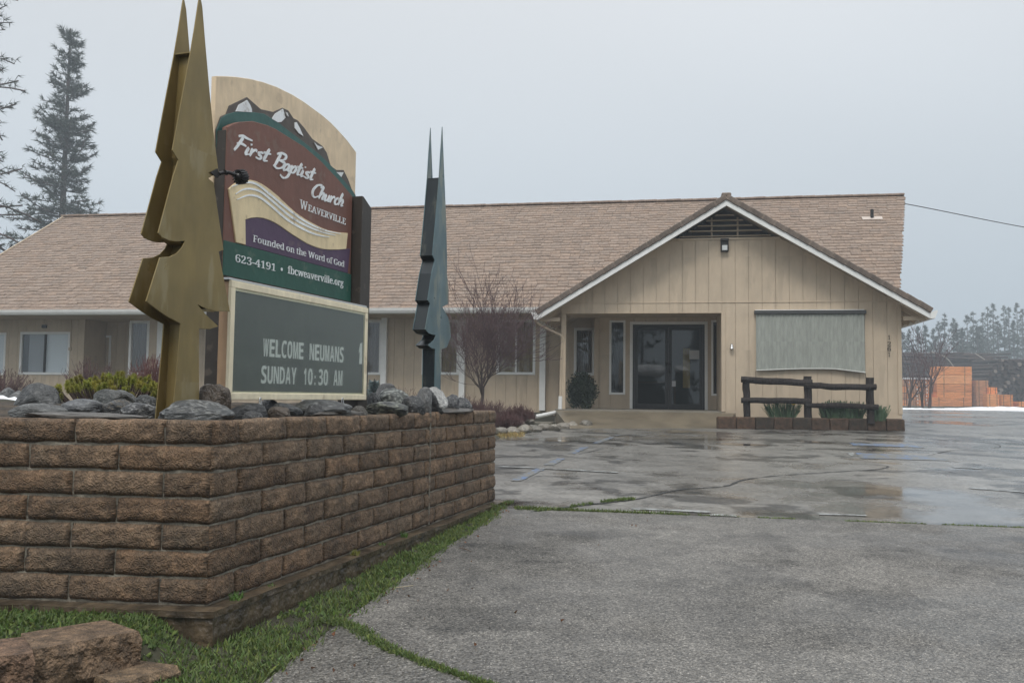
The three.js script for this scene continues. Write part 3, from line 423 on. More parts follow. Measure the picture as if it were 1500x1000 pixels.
// ---------------------------------------------------------------- metal tree sculptures
function sculpture(name, label, base, outR, capY, w0, gap, mat, darkMat, inset, place, maxX) {
  const T = SG(name, label, 'sculpture'); const P = place;
  const pts = outR.map(([u, v]) => P(u, v));
  const g = extr(pts, .006, .0015); g.translate(0, 0, w0 - .003); tag(mesh('front_plate', g, mat, T));
  const lim = maxX ?? 99; const back = pts.map(([x, y]) => [Math.min(x, lim), y]);
  const g2 = extr(back, .006, .0015); g2.translate(0, 0, w0 - gap - .003); mesh('rear_plate', g2, mat, T);
  // web following the outline between the plates, from the cap down, a little inside the edge
  const tip = pts.reduce((m, p, i) => p[1] > pts[m][1] ? i : m, 0); const cx = pts[tip][0];
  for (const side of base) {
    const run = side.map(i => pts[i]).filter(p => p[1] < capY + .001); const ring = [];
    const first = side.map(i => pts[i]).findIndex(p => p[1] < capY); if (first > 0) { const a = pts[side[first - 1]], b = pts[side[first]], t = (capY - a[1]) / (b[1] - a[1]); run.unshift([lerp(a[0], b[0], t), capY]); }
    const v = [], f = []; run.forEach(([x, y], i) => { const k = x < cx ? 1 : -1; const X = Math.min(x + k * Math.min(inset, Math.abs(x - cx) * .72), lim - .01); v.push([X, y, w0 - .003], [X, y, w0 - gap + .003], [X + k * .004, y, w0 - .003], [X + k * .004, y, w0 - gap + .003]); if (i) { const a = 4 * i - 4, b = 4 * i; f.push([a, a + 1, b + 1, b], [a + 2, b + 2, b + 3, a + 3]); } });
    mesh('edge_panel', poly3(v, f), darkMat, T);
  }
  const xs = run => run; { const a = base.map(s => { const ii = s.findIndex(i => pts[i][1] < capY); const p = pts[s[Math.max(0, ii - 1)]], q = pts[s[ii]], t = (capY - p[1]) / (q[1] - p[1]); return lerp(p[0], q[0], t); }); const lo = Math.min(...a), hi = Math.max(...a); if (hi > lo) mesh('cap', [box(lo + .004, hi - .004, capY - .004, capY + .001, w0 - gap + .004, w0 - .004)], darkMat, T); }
  return T;
}
const metal = (c, s) => std({ map: tex(512, (x, y) => { const a = fbm(x, y, 4, 5, s), b = fbm(x, y * .25, 24, 4, s + 2), q = 1 + (a - .5) * .22 + (b - .5) * .16; const o = [c[0] * q, c[1] * q, c[2] * q]; return greyMix(o, [.62, .58, .48], sst(.57, .76, fbm(x, y * .3, 14, 5, s + 4)) * .42); }, 1.1), metalness: .35, roughnessMap: tex(256, (x, y) => .38 + (fbm(x, y, 8, 4, s + 6) - .5) * .3, 1.1, false), roughness: 1 });
{
  const gold = metal([.52, .45, .28], 301), goldD = gold;
  const w0 = .055; const O = [[291.6, -9], [284, 40], [278.2, 75], [266, 140], [251.2, 220], [260, 234.5], [252.5, 257.5], [240, 305], [230.5, 341], [236, 347.5], [247.5, 352.5], [257.5, 353.8], [269.5, 353], [265, 362.5], [257.5, 371], [247.5, 375.8], [233, 377], [212.8, 441], [228, 453], [244, 464], [263.2, 474], [259.2, 525.6], [251, 616], [291, 616], [290.6, 540], [290.5, 481.6], [306.5, 482], [319, 477.9], [303, 463], [288.2, 446], [303, 453], [314, 455.9], [335.8, 456.3], [333, 440], [319.5, 368.5], [326.5, 366], [312, 267.5], [304.2, 261], [319.5, 252.5], [312.5, 200], [306.2, 135], [300, 65], [295.5, 10]];
  const place = (u, v) => SP(u, v, w0); const capY = place(278, 75)[1];
  const left = [...Array(23).keys()], right = [0, ...Array.from({ length: 20 }, (_, i) => O.length - 1 - i)];
  const T = sculpture('tree_sculpture', 'gold painted flat metal tree with twin spires standing left of the church sign', [left, right], O, capY, w0, .0935, gold, goldD, .13, place, -.004);
  // spot lamp clamped on the edge of the gold tree, aimed at the name panel
  const c = place(316, 255), L = thing('sign_lamp', 'small black ribbed spot lamp on the edge of the gold metal tree', 'lamp', [0, 0, 0]); L.position.copy(S0.clone().setY(0).addScaledVector(SV, c[0]).addScaledVector(SN, w0)); L.position.y = c[1]; L.rotation.y = Math.atan2(-SV.z, SV.x);
  const bl = std({ color: C(.022, .02, .02), roughness: .35, metalness: .4 });
  mesh('bracket', extr([[-.055, -.005], [.0, .028], [.014, -.008], [.0, -.02]], .006, .001).translate(0, 0, .004), M.bronze, L);
  const E = (u, v, w) => { const p = SP(u, v, w); return V(p[0] - c[0], p[1] - c[1], w - w0); };
  mesh('arm', tube([E(321, 254.5, .06), E(328, 252.5, .075), E(336, 253, .09), E(343, 256, .105)], .0095, 10, 24), bl, L);
  mesh('collar', new THREE.CylinderGeometry(.0125, .0125, .02, 12).rotateZ(Math.PI / 2).translate(...E(330, 252.5, .08).toArray()), bl, L);
  const hd = new THREE.Group(); const body = new THREE.LatheGeometry([[0, -.035], [.013, -.035], [.018, -.025], [.030, -.012], [.034, .004], [.033, .022], [.028, .028], [.026, .024], [0, .022]].map(p => new THREE.Vector2(...p)), 20); const ribs = [body]; for (let k = 0; k < 16; k++) { const r = box(-.0022, .0022, -.022, .022, .020, .037); r.rotateY(k / 16 * Math.PI * 2); ribs.push(r); }
  const hg = merge(ribs); hg.applyMatrix4(new THREE.Matrix4().makeRotationFromEuler(new THREE.Euler(.5, 0, -1.25))); const p = E(352, 259, .115); hg.translate(p.x, p.y, p.z); mesh('lamp_head', hg, bl, L);
}
{
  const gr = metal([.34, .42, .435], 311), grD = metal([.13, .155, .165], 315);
  const d = 6.75, base = at(640, 500, d), w0 = base.clone().sub(S0).dot(SN);
  const O = [[647.6, 185.5], [645, 222], [642.8, 259], [638, 318], [632.9, 373.6], [636.2, 381.3], [631.8, 400], [625.9, 439.5], [629.2, 444.3], [622.3, 482.4], [627.4, 488], [632.9, 490], [637.7, 490.8], [635, 497.8], [626.3, 505.5], [631.8, 510], [636.9, 511], [636, 570], [635, 606], [645.4, 606], [645, 577], [645, 512], [653.8, 508.8], [660, 493.4], [659, 478], [656, 464.8], [647.6, 449.4], [656, 445], [656.4, 423], [654.2, 401], [654.4, 378], [652.7, 312], [650.5, 259], [649, 222]];
  const place = (u, v) => SP(u, v, w0); const capY = place(641, 259)[1];
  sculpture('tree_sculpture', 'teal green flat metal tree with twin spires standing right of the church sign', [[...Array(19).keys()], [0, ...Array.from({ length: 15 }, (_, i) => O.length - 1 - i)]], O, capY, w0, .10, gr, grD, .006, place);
}
// ---------------------------------------------------------------- church: local x along the facade, y up, z toward the lot
const YAW = 10 * Math.PI / 180, FO = V(1.185, 0, -21.406), FE = V(Math.cos(YAW), 0, Math.sin(YAW)), FN = V(-Math.sin(YAW), 0, Math.cos(YAW));
const L = (u, v, z = 0) => { const p = onPlane(u, v, FO.clone().addScaledVector(FN, z), FN).sub(FO); return [p.dot(FE), p.y]; };
const W3 = (x, y, z) => FO.clone().setY(0).addScaledVector(FE, x).addScaledVector(FN, z).setY(y);
const CH = thing('church', 'long tan church with brown tiled roof and a gabled entrance wing', 'church', [FO.x, 0, FO.z], -YAW);
const FLOOR = .77, XR = L(1320, 520)[0], XO = L(1058, 520)[0], XM = XR / 2, BEAM = L(940, 458)[1], BAND = L(960, 443)[1];
const ZD = -2.4, ZM = -3.8, ZE = -2.4;              // door wall, main wall, main eave
// gable lines from the white bargeboard
const ZF = .55, pk = L(1060, 291, ZF), lt = L(783, 459, ZF), rt = L(1357, 455, ZF);
const SL = ((pk[1] - lt[1]) / (pk[0] - lt[0]) + (pk[1] - rt[1]) / (rt[0] - pk[0])) / 2, EO = ((pk[0] - lt[0]) + (rt[0] - pk[0])) / 2;
const roofY = x => pk[1] - SL * Math.abs(x - XM);     // top edge of the bargeboard
const EAVE = L(390, 452.5, ZE)[1], ridgeSlope = .63;
// ridge depth from the pixel of the ridge line
const RUN = (() => { let run = 7; for (let k = 0; k < 60; k++) { const y = L(710, 302, ZE - run)[1]; run = lerp(run, (y - EAVE) / ridgeSlope, .5); } return run; })();
const ZR = ZE - RUN, RY = EAVE + ridgeSlope * RUN, XRL = L(95, 316, ZR)[0], XRR = L(1325, 289, ZR)[0];
const onRoof = (u, v) => { let z = ZE - 2; for (let k = 0; k < 200; k++) { const p = L(u, v, z); z = lerp(z, ZE - (p[1] - EAVE) / ridgeSlope, .2); } return [...L(u, v, z), z]; };
const wing = onRoof(1318, 415);                        // second point on the slanting right edge
const edgeR = t => { const y = EAVE + ridgeSlope * RUN * t; const k = (y - RY) / (wing[1] - RY); return lerp(XRR, wing[0], k); };
const XL = XRL - .3;                                   // left gable end of the main range
// siding: vertical boards of one sheet width with grooves, cut round openings
const PW = .305;
function siding(wallMesh, x0, x1, yb, yt, z, holes = [], off = 0, thick = .016, mat = M.siding) {
  for (let x = x0 - ((x0 - off) % PW + PW) % PW; x < x1; x += PW) {
    const a = Math.max(x, x0) + .004, b = Math.min(x + PW, x1) - .004; if (b - a < .02) continue;
    // vertical runs of this board not inside a hole (split where the board straddles an edge)
    const cuts = [...new Set([a, b, ...holes.flatMap(h => [h[0], h[1]]).filter(c => c > a + .001 && c < b - .001)])].sort((p, q) => p - q), gs = [];
    for (let k = 0; k < cuts.length - 1; k++) {
      const ca = cuts[k], cb = cuts[k + 1], mid = (ca + cb) / 2; let runs = [[typeof yb === 'function' ? yb(mid) : yb, 1e3]];
      for (const h of holes) if (mid > h[0] && mid < h[1]) runs = runs.flatMap(([p, q]) => [[p, Math.min(q, h[2])], [Math.max(p, h[3]), q]]).filter(([p, q]) => q - p > .01);
      for (const [p, q] of runs) { const ta = Math.min(q, typeof yt === 'function' ? yt(ca) : yt), tb = Math.min(q, typeof yt === 'function' ? yt(cb) : yt); if (Math.max(ta, tb) - p < .02) continue; const pts = [[ca, p], [cb, p], [cb, Math.max(tb, p + .001)]]; if (typeof yt === 'function' && ca < XM && cb > XM && q > roofY(XM)) pts.push([XM, yt(XM)]); pts.push([ca, Math.max(ta, p + .001)]); gs.push(extr(pts, thick).translate(0, 0, z - thick)); }
    }
    gs.forEach(g => mesh('siding_board', g, mat, wallMesh));
  }
}
const winFrame = M.trim;
function windowUnit(x0, x1, y0, y1, z, o = {}) {
  const fw = o.fw ?? .07, zz = z + .012, f = [rbox(x0, x1, y1 - fw, y1, z - .05, zz, .004), rbox(x0, x1, y0, y0 + fw, z - .05, zz + .012, .004), rbox(x0, x0 + fw, y0 + fw, y1 - fw, z - .05, zz, .004), rbox(x1 - fw, x1, y0 + fw, y1 - fw, z - .05, zz, .004)];
  const w = mesh('window', f, winFrame, CH); if (o.label) w.userData.label = o.label;
  const n = o.panes ?? 1, ww = (x1 - x0 - 2 * fw) / n, mw = .05;
  for (let k = 0; k < n; k++) { const a = x0 + fw + ww * k, b = a + ww; mesh('pane', [box(a, b, y0 + fw, y1 - fw, z - .035, z - .029)], o.glass ?? M.tint, w); if (k) mesh('mullion', [rbox(a - mw / 2, a + mw / 2, y0 + fw, y1 - fw, z - .05, zz - .004, .004)], o.mull ?? winFrame, w); }
  (o.back ?? []).forEach(([a, b, m, zb = .12]) => { const ca = lerp(x0 + fw, x1 - fw, a), cb = lerp(x0 + fw, x1 - fw, b), v = [], f2 = [], N = 24; for (let i = 0; i <= N; i++) { const x = lerp(ca, cb, i / N), dz = o.flat ? 0 : .018 * Math.sin(i * 1.9); v.push([x, y0 + fw * .6, z - zb + dz], [x, y1 - fw * .6, z - zb + dz]); if (i) f2.push([2 * i - 2, 2 * i, 2 * i + 1, 2 * i - 1]); } mesh(o.flat ? 'blind' : 'curtain', poly3(v, f2), m, w); });
  return w;
}
const curtainO = std({ color: C(.17, .125, .05), roughness: .95 }), curtainD = std({ color: C(.085, .07, .05), roughness: .95 }), blindB = std({ color: C(.55, .60, .61), roughness: .8 }), blindG = std({ color: C(.24, .26, .27), roughness: .8 }), yellow = std({ color: C(.62, .42, .03), roughness: .8 });

// ---- entrance wing facade
{
  const ventY = L(1060, 349)[1], base = FLOOR + .01;
  const top = x => Math.min(roofY(x) - .07, ventY);
  const up = mesh('gable_wall', [extr([[.02, BAND], [XR - .02, BAND], [XR - .02, top(XR - .02)], [XM + (roofY(XM) - .07 - ventY) / SL, ventY], [XM - (roofY(XM) - .07 - ventY) / SL, ventY], [.02, top(.02)]], .1).translate(0, 0, -.128)], M.siding, CH);
  siding(up, 0, XR, BAND + .006, top, 0, [], XO);
  mesh('band_trim', [rbox(-.004, XR + .004, BAND - .016, BAND + .008, -.01, .014, .004)], M.siding, CH);
  const bm = mesh('porch_beam', [box(.0, XO, BEAM, BAND - .004, -.15, -.02)], M.siding, CH); siding(bm, 0, XO, BEAM, BAND - .016, .002, [], XO);
  mesh('beam_soffit', [box(.01, XO, BEAM - .012, BEAM - .001, -.16, .012)], M.siding, CH);
  const lo = mesh('front_wall', [box(XO + .02, XR - .02, FLOOR - .3, BAND - .01, -.128, -.024)], M.siding, CH);
  siding(lo, XO, XR, base, BAND - .016, 0, [], XO);
  mesh('sill_board', [rbox(XO, XR + .01, FLOOR - .16, base - .006, -.05, .008, .004)], M.siding, CH);
  mesh('corner_board', [rbox(XR - .07, XR + .02, base - .02, BAND + .25, -.04, .022, .004)], M.siding, CH);
  mesh('corner_board', [rbox(XO - .015, XO + .075, base - .02, BEAM + .0, -.16, .022, .004)], M.siding, CH);
  mesh('side_wall', [box(XR - .12, XR - .001, FLOOR - .3, roofY(XR) - .1, -9, -.05)], M.siding, CH);
  mesh('side_wall', [box(XO - .0, XO + .1, FLOOR - .1, BEAM + .3, ZD, -.14)], M.siding, CH);
  // gable vent with louvre slats
  const vt = roofY(XM) - .10, hw = y => (vt - y) / SL; const vent = mesh('gable_vent', [extr([[XM - hw(ventY), ventY], [XM + hw(ventY), ventY], [XM, vt]], .03).translate(0, 0, -.2)], M.dark, CH);
  mesh('vent_sill', [rbox(XM - hw(ventY) - .05, XM + hw(ventY) + .05, ventY - .035, ventY + .012, -.06, .03, .005)], M.siding, CH);
  for (let k = 0; k < 7; k++) { const y = ventY + .06 + k * .125, h = hw(y + .03); if (h < .08) break; mesh('louvre', bar(V(XM - h, y, -.06), V(XM + h, y, -.06), .11, .018).rotateX(0), M.siding, vent); }
  for (const k of [-1.1, -.5, .1, .7]) { const x = XM + k + .2, y1 = vt - Math.abs(x - XM) * SL; if (y1 > ventY + .2) mesh('vent_stud', [box(x - .02, x + .02, ventY, y1 - .02, -.16, -.12)], M.siding, vent); }
}
// ---- gable roof: bargeboards, rake tiles, soffit, gutters
{
  const zb = -7.2, xl = XM - EO, xr = XM + EO, yl = roofY(xl);
  for (const s of [-1, 1]) {
    const xe = XM + s * EO, T1 = .16;
    const pts = s < 0 ? [[xe, yl - T1], [XM, pk[1] - T1], [XM, pk[1]], [xe, yl]] : [[XM, pk[1] - T1], [xe, yl - T1], [xe, yl], [XM, pk[1]]];
    mesh('bargeboard', extr(pts, .035, .004).translate(0, 0, ZF - .035), M.trim, CH);
    // deck and tiles running back
    const deck = mesh('roof_deck', extr(s < 0 ? [[xe, yl - .06], [XM, pk[1] - .06], [XM, pk[1] - .02], [xe, yl - .02]] : [[XM, pk[1] - .06], [xe, yl - .06], [xe, yl - .02], [XM, pk[1] - .02]], ZF - .04 - zb).translate(0, 0, zb), M.soffit, CH);
    const tiles = [], n = 14; for (let r = 0; r < n; r++) for (let c = 0; c < 22; c++) { const x0 = XM + s * EO * (1 - r / n), x1 = XM + s * EO * (1 - (r + 1.15) / n), y0 = roofY(x0) + .03, y1 = roofY(x1) + .004, z1 = ZF - .12 - c * .33, z0 = z1 - .32; const k = rr(.8, 1.15); const P = [[x0, y0, z0], [x0, y0, z1], [x1, y1, z1], [x1, y1, z0], [x0, y0 - .03, z0], [x0, y0 - .03, z1]]; const g = poly3(P, s > 0 ? [[0, 1, 2, 3], [0, 4, 5, 1]] : [[3, 2, 1, 0], [1, 5, 4, 0]]); tiles.push(paint(g, [.33 * k, .235 * k, .18 * k])); }
    const tm = mesh('roof_tiles', tiles, M.tile, deck); tm.userData.kind = 'stuff';
    // rake tiles, each its own piece
    const len = Math.hypot(EO, EO * SL), nr = 17, ang = Math.atan(SL);
    for (let k = 0; k < nr; k++) {
      const t = (k + .5) / nr, x = XM + s * EO * (1.005 - t), y = roofY(x) + .045, kk = rr(.75, 1.15), g = paint(boxUV(new RoundedBoxGeometry(len / nr * 1.16, .13, .22, 1, .02)), [.24 * kk, .185 * kk, .145 * kk]);
      const m = mesh('rake_tile', g, M.tile, deck, true); m.position.set(x, y + .0, ZF - .075); m.rotation.z = -s * ang + s * .035 * -1;
    }
    // eave gutter along the side, with the white end cap
    const gx = xe + s * .07, gp = [[-.07, 0], [-.065, -.10], [.02, -.13], [.065, -.05], [.075, .01], [.06, .01], [.05, -.045], [.015, -.11], [-.055, -.09], [-.058, 0]].map(([a, b]) => [gx + s * a, yl - .03 + b]);
    mesh('gutter', extr(s > 0 ? gp : gp.reverse(), ZF + (s < 0 ? 2.9 : 3.5)).translate(0, 0, s < 0 ? -2.9 : -3.5), M.trim, CH);
    mesh('gutter_cap', extr([[gx - s * .07, yl - .16], [gx + s * .03, yl - .15], [gx + s * .085, yl - .01], [gx + s * .085, yl + .03], [gx - s * .07, yl - .02]].map(p => p), .012).translate(0, 0, ZF + .002), M.trim, CH);
    // sloping boarded underside with rafters
    const xw = s < 0 ? 0 : XR; for (let k = 0; k < 6; k++) { const z = ZF - .09 - k * .55; if (z < -2.8) break; mesh('rafter', bar(V(xe, roofY(xe) - .12, z), V(xw - s * .1, roofY(xw - s * .1) - .12, z), .05, .11), M.soffit, CH); }
    mesh('eave_return', bar(V(xw, yl - .13, ZF - .3), V(xe, yl - .13, ZF - .3), .05, .09), s < 0 ? M.soffit : M.siding, CH);
  }
  const rc = []; for (let k = 0; k < 18; k++) rc.push(paint(new RoundedBoxGeometry(.22, .10, .36, 1, .03).rotateX(.03).translate(XM, pk[1] + .10, ZF - .16 - k * .33), [.26, .2, .155]));
  mesh('ridge_tiles', rc, M.tile, CH).userData.kind = 'stuff';
}
// ---- porch: slab, ceiling, post, door wall
const xDoorL = L(872, 540, ZD)[0];
{
  struct('porch_slab', (() => { const g = merge([box(-.12, XO - .02, FLOOR - .5, FLOOR + .0, ZD - .02, .12)]); g.rotateY(-YAW); g.translate(FO.x, 0, FO.z); return g; })(), M.concrete, 'concrete porch floor under the gable', 'porch floor');
  // apron ramp down to the lot, and the walk along the front
  const A = [[-.1, FLOOR - .02, .121], [XO + .3, FLOOR - .02, .121]].map(p => W3(...p)), B = [onLot(835, 628), onLot(1055, 628)]; const v = [[A[0].x, FLOOR - .03, A[0].z], [A[1].x, FLOOR - .03, A[1].z], [B[1].x, lotY(-B[1].z) + .005, B[1].z], [B[0].x, lotY(-B[0].z) + .005, B[0].z], [A[0].x, 0, A[0].z], [A[1].x, 0, A[1].z], [B[1].x, 0, B[1].z], [B[0].x, 0, B[0].z]];
  struct('concrete_apron', poly3(v, [[0, 3, 2, 1], [0, 4, 7, 3], [2, 6, 5, 1], [3, 7, 6, 2]]), std({ map: M.concrete.map, color: C(.72, .66, .57), roughness: .4 }), 'stained concrete ramp from porch to lot', 'ramp');
  const w = [[-.14, .50], [-.14, -.6], [-9, -.6], [-9, .50]].map(([x, z]) => W3(x, 0, z)); struct('front_walk', poly3(w.map(p => [p.x, .46, p.z]).concat(w.map(p => [p.x, .3, p.z])), [[0, 1, 2, 3], [0, 4, 5, 1], [3, 7, 4, 0], [2, 6, 7, 3]]), M.concrete, 'concrete walk along the planting bed', 'walk');
  mesh('porch_ceiling', [box(.01, XO, BEAM + .10, BEAM + .14, ZD, -.15)], M.soffit, CH);
  mesh('porch_post', [rbox(.0, .115, FLOOR, BEAM - .012, -.13, -.015, .008)], M.siding, CH);
  // door wall
  const d0 = L(923, 471, ZD), d1 = L(1037, 597, ZD), n0 = L(893, 469, ZD), n1 = L(916, 578, ZD), m0 = L(1042, 468, ZD), DX0 = d0[0], DX1 = d1[0], DY = d0[1], mw = n1[0] - n0[0];
  const holes = [[DX0, DX1, FLOOR - 1, DY], [n0[0], n1[0], n1[1], n0[1]], [m0[0], m0[0] + mw, n1[1], n0[1]]];
  const dw = mesh('door_wall', [box(xDoorL, n0[0], FLOOR, BEAM + .2, ZD - .12, ZD - .02), box(n0[0], n1[0], FLOOR, n1[1], ZD - .12, ZD - .02), box(n1[0], DX0, FLOOR, BEAM + .2, ZD - .12, ZD - .02), box(DX1, m0[0], FLOOR, BEAM + .2, ZD - .12, ZD - .02), box(m0[0], m0[0] + mw, FLOOR, n1[1], ZD - .12, ZD - .02), box(m0[0] + mw, XO + .4, FLOOR, BEAM + .2, ZD - .12, ZD - .02), box(n0[0] - .001, m0[0] + mw, DY + .06, BEAM + .2, ZD - .119, ZD - .021)], M.siding, CH);
  siding(dw, xDoorL, XO + .05, FLOOR + .004, BEAM + .1, ZD, holes, XO);
  mesh('corner_board', [rbox(xDoorL - .03, xDoorL + .09, FLOOR, BEAM + .1, ZD - .12, ZD + .018, .004)], M.siding, CH);
  mesh('side_wall', [box(xDoorL, xDoorL + .1, FLOOR - .1, BEAM + .5, ZM, ZD - .12)], M.siding, CH);
  windowUnit(n0[0], n1[0], n1[1], n0[1], ZD, { fw: .055, back: [[.0, 1, curtainD, .3]], label: 'narrow white framed side light with dark glass' });
  windowUnit(m0[0], m0[0] + mw, n1[1], n0[1], ZD, { fw: .055, back: [[.3, 1, yellow, .07]], label: 'narrow white framed side light with a yellow panel behind' });
  // double glass door
  const fr = mesh('door_frame', [rbox(DX0, DX0 + .075, FLOOR, DY, ZD - .1, ZD + .02, .004), rbox(DX1 - .075, DX1, FLOOR, DY, ZD - .1, ZD + .02, .004), rbox(DX0 + .074, DX1 - .074, DY - .075, DY, ZD - .1, ZD + .019, .004)], M.trim, CH);
  const a0 = DX0 + .076, a1 = DX1 - .076, am = (a0 + a1) / 2, dt = DY - .076;
  mesh('door_jamb', [box(a0, a1, dt - .06, dt, ZD - .1, ZD - .02), box(a0, a0 + .05, FLOOR, dt - .06, ZD - .1, ZD - .02), box(a1 - .05, a1, FLOOR, dt - .06, ZD - .1, ZD - .02)], M.bronze, fr);
  for (const [x0, x1, hs] of [[a0 + .052, am - .003, 1], [am + .003, a1 - .052, -1]]) {
    const y1 = dt - .065, st = .085; const dr = mesh('glass_door', [rbox(x0, x0 + st, FLOOR + .01, y1, ZD - .075, ZD - .03, .004), rbox(x1 - st, x1, FLOOR + .01, y1, ZD - .075, ZD - .03, .004), rbox(x0 + st, x1 - st, y1 - st, y1, ZD - .075, ZD - .03, .004), rbox(x0 + st, x1 - st, FLOOR + .01, FLOOR + .15, ZD - .075, ZD - .03, .004)], M.bronze, CH);
    mesh('pane', [box(x0 + st, x1 - st, FLOOR + .15, y1 - st, ZD - .055, ZD - .049)], M.tint, dr);
    const hx = hs > 0 ? x1 - .04 : x0 + .04; mesh('handle', [tube([V(hx, FLOOR + .95, ZD - .03), V(hx, FLOOR + .97, ZD + .03), V(hx, FLOOR + 1.2, ZD + .03), V(hx, FLOOR + 1.22, ZD - .03)], .011, 8, 20)], M.bronze, dr);
  }
  const N = (name, lab, u0, v0, u1, v1, z, col) => { const a = L(u0, v0, z), b = L(u1, v1, z); const g = box(0, b[0] - a[0], b[1] - a[1], 0, 0, .002); const o = thing(name, lab, name.split('_').pop(), [0, 0, 0], -YAW); o.position.copy(W3(a[0], a[1], z)); return mesh('sheet', g, std({ color: C(...col), roughness: .8 }), o); };
  N('paper_notice', 'grey paper notice taped inside the right glass door', 1010, 513, 1026, 526, ZD - .047, [.42, .42, .41]);
  N('paper_notice', 'tilted white leaflet behind the left edge of right glass door', 984, 558, 990, 566, ZD - .047, [.5, .5, .5]);
  N('yellow_panel', 'yellow panel seen through the right glass door', 1000.5, 510, 1011, 568, ZD - .062, [.50, .36, .07]);
  N('white_strip', 'narrow white strip inside the right glass door', 1025, 527, 1028, 589, ZD - .062, [.8, .8, .8]);
  // vestibule behind the doors
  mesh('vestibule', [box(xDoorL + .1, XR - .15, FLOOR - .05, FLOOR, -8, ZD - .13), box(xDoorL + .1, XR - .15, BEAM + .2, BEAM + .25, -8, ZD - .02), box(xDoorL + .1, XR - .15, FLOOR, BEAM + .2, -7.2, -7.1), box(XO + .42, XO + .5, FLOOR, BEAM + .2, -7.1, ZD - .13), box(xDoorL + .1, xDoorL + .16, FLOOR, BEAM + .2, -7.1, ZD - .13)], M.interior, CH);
  const tb = thing('lobby_table', 'dim table standing in the lobby behind the glass doors', 'table', W3(L(960, 560, -4.5)[0], FLOOR, -4.5).toArray(), -YAW); const wd = std({ color: C(.2, .12, .07), roughness: .6 }); mesh('table_top', [rbox(-.6, .6, .72, .76, -.3, .3, .008)], wd, tb); for (const x of [-.55, .55]) for (const z of [-.25, .25]) mesh('leg', [box(x - .025, x + .025, 0, .72, z - .025, z + .025)], wd, tb);
}
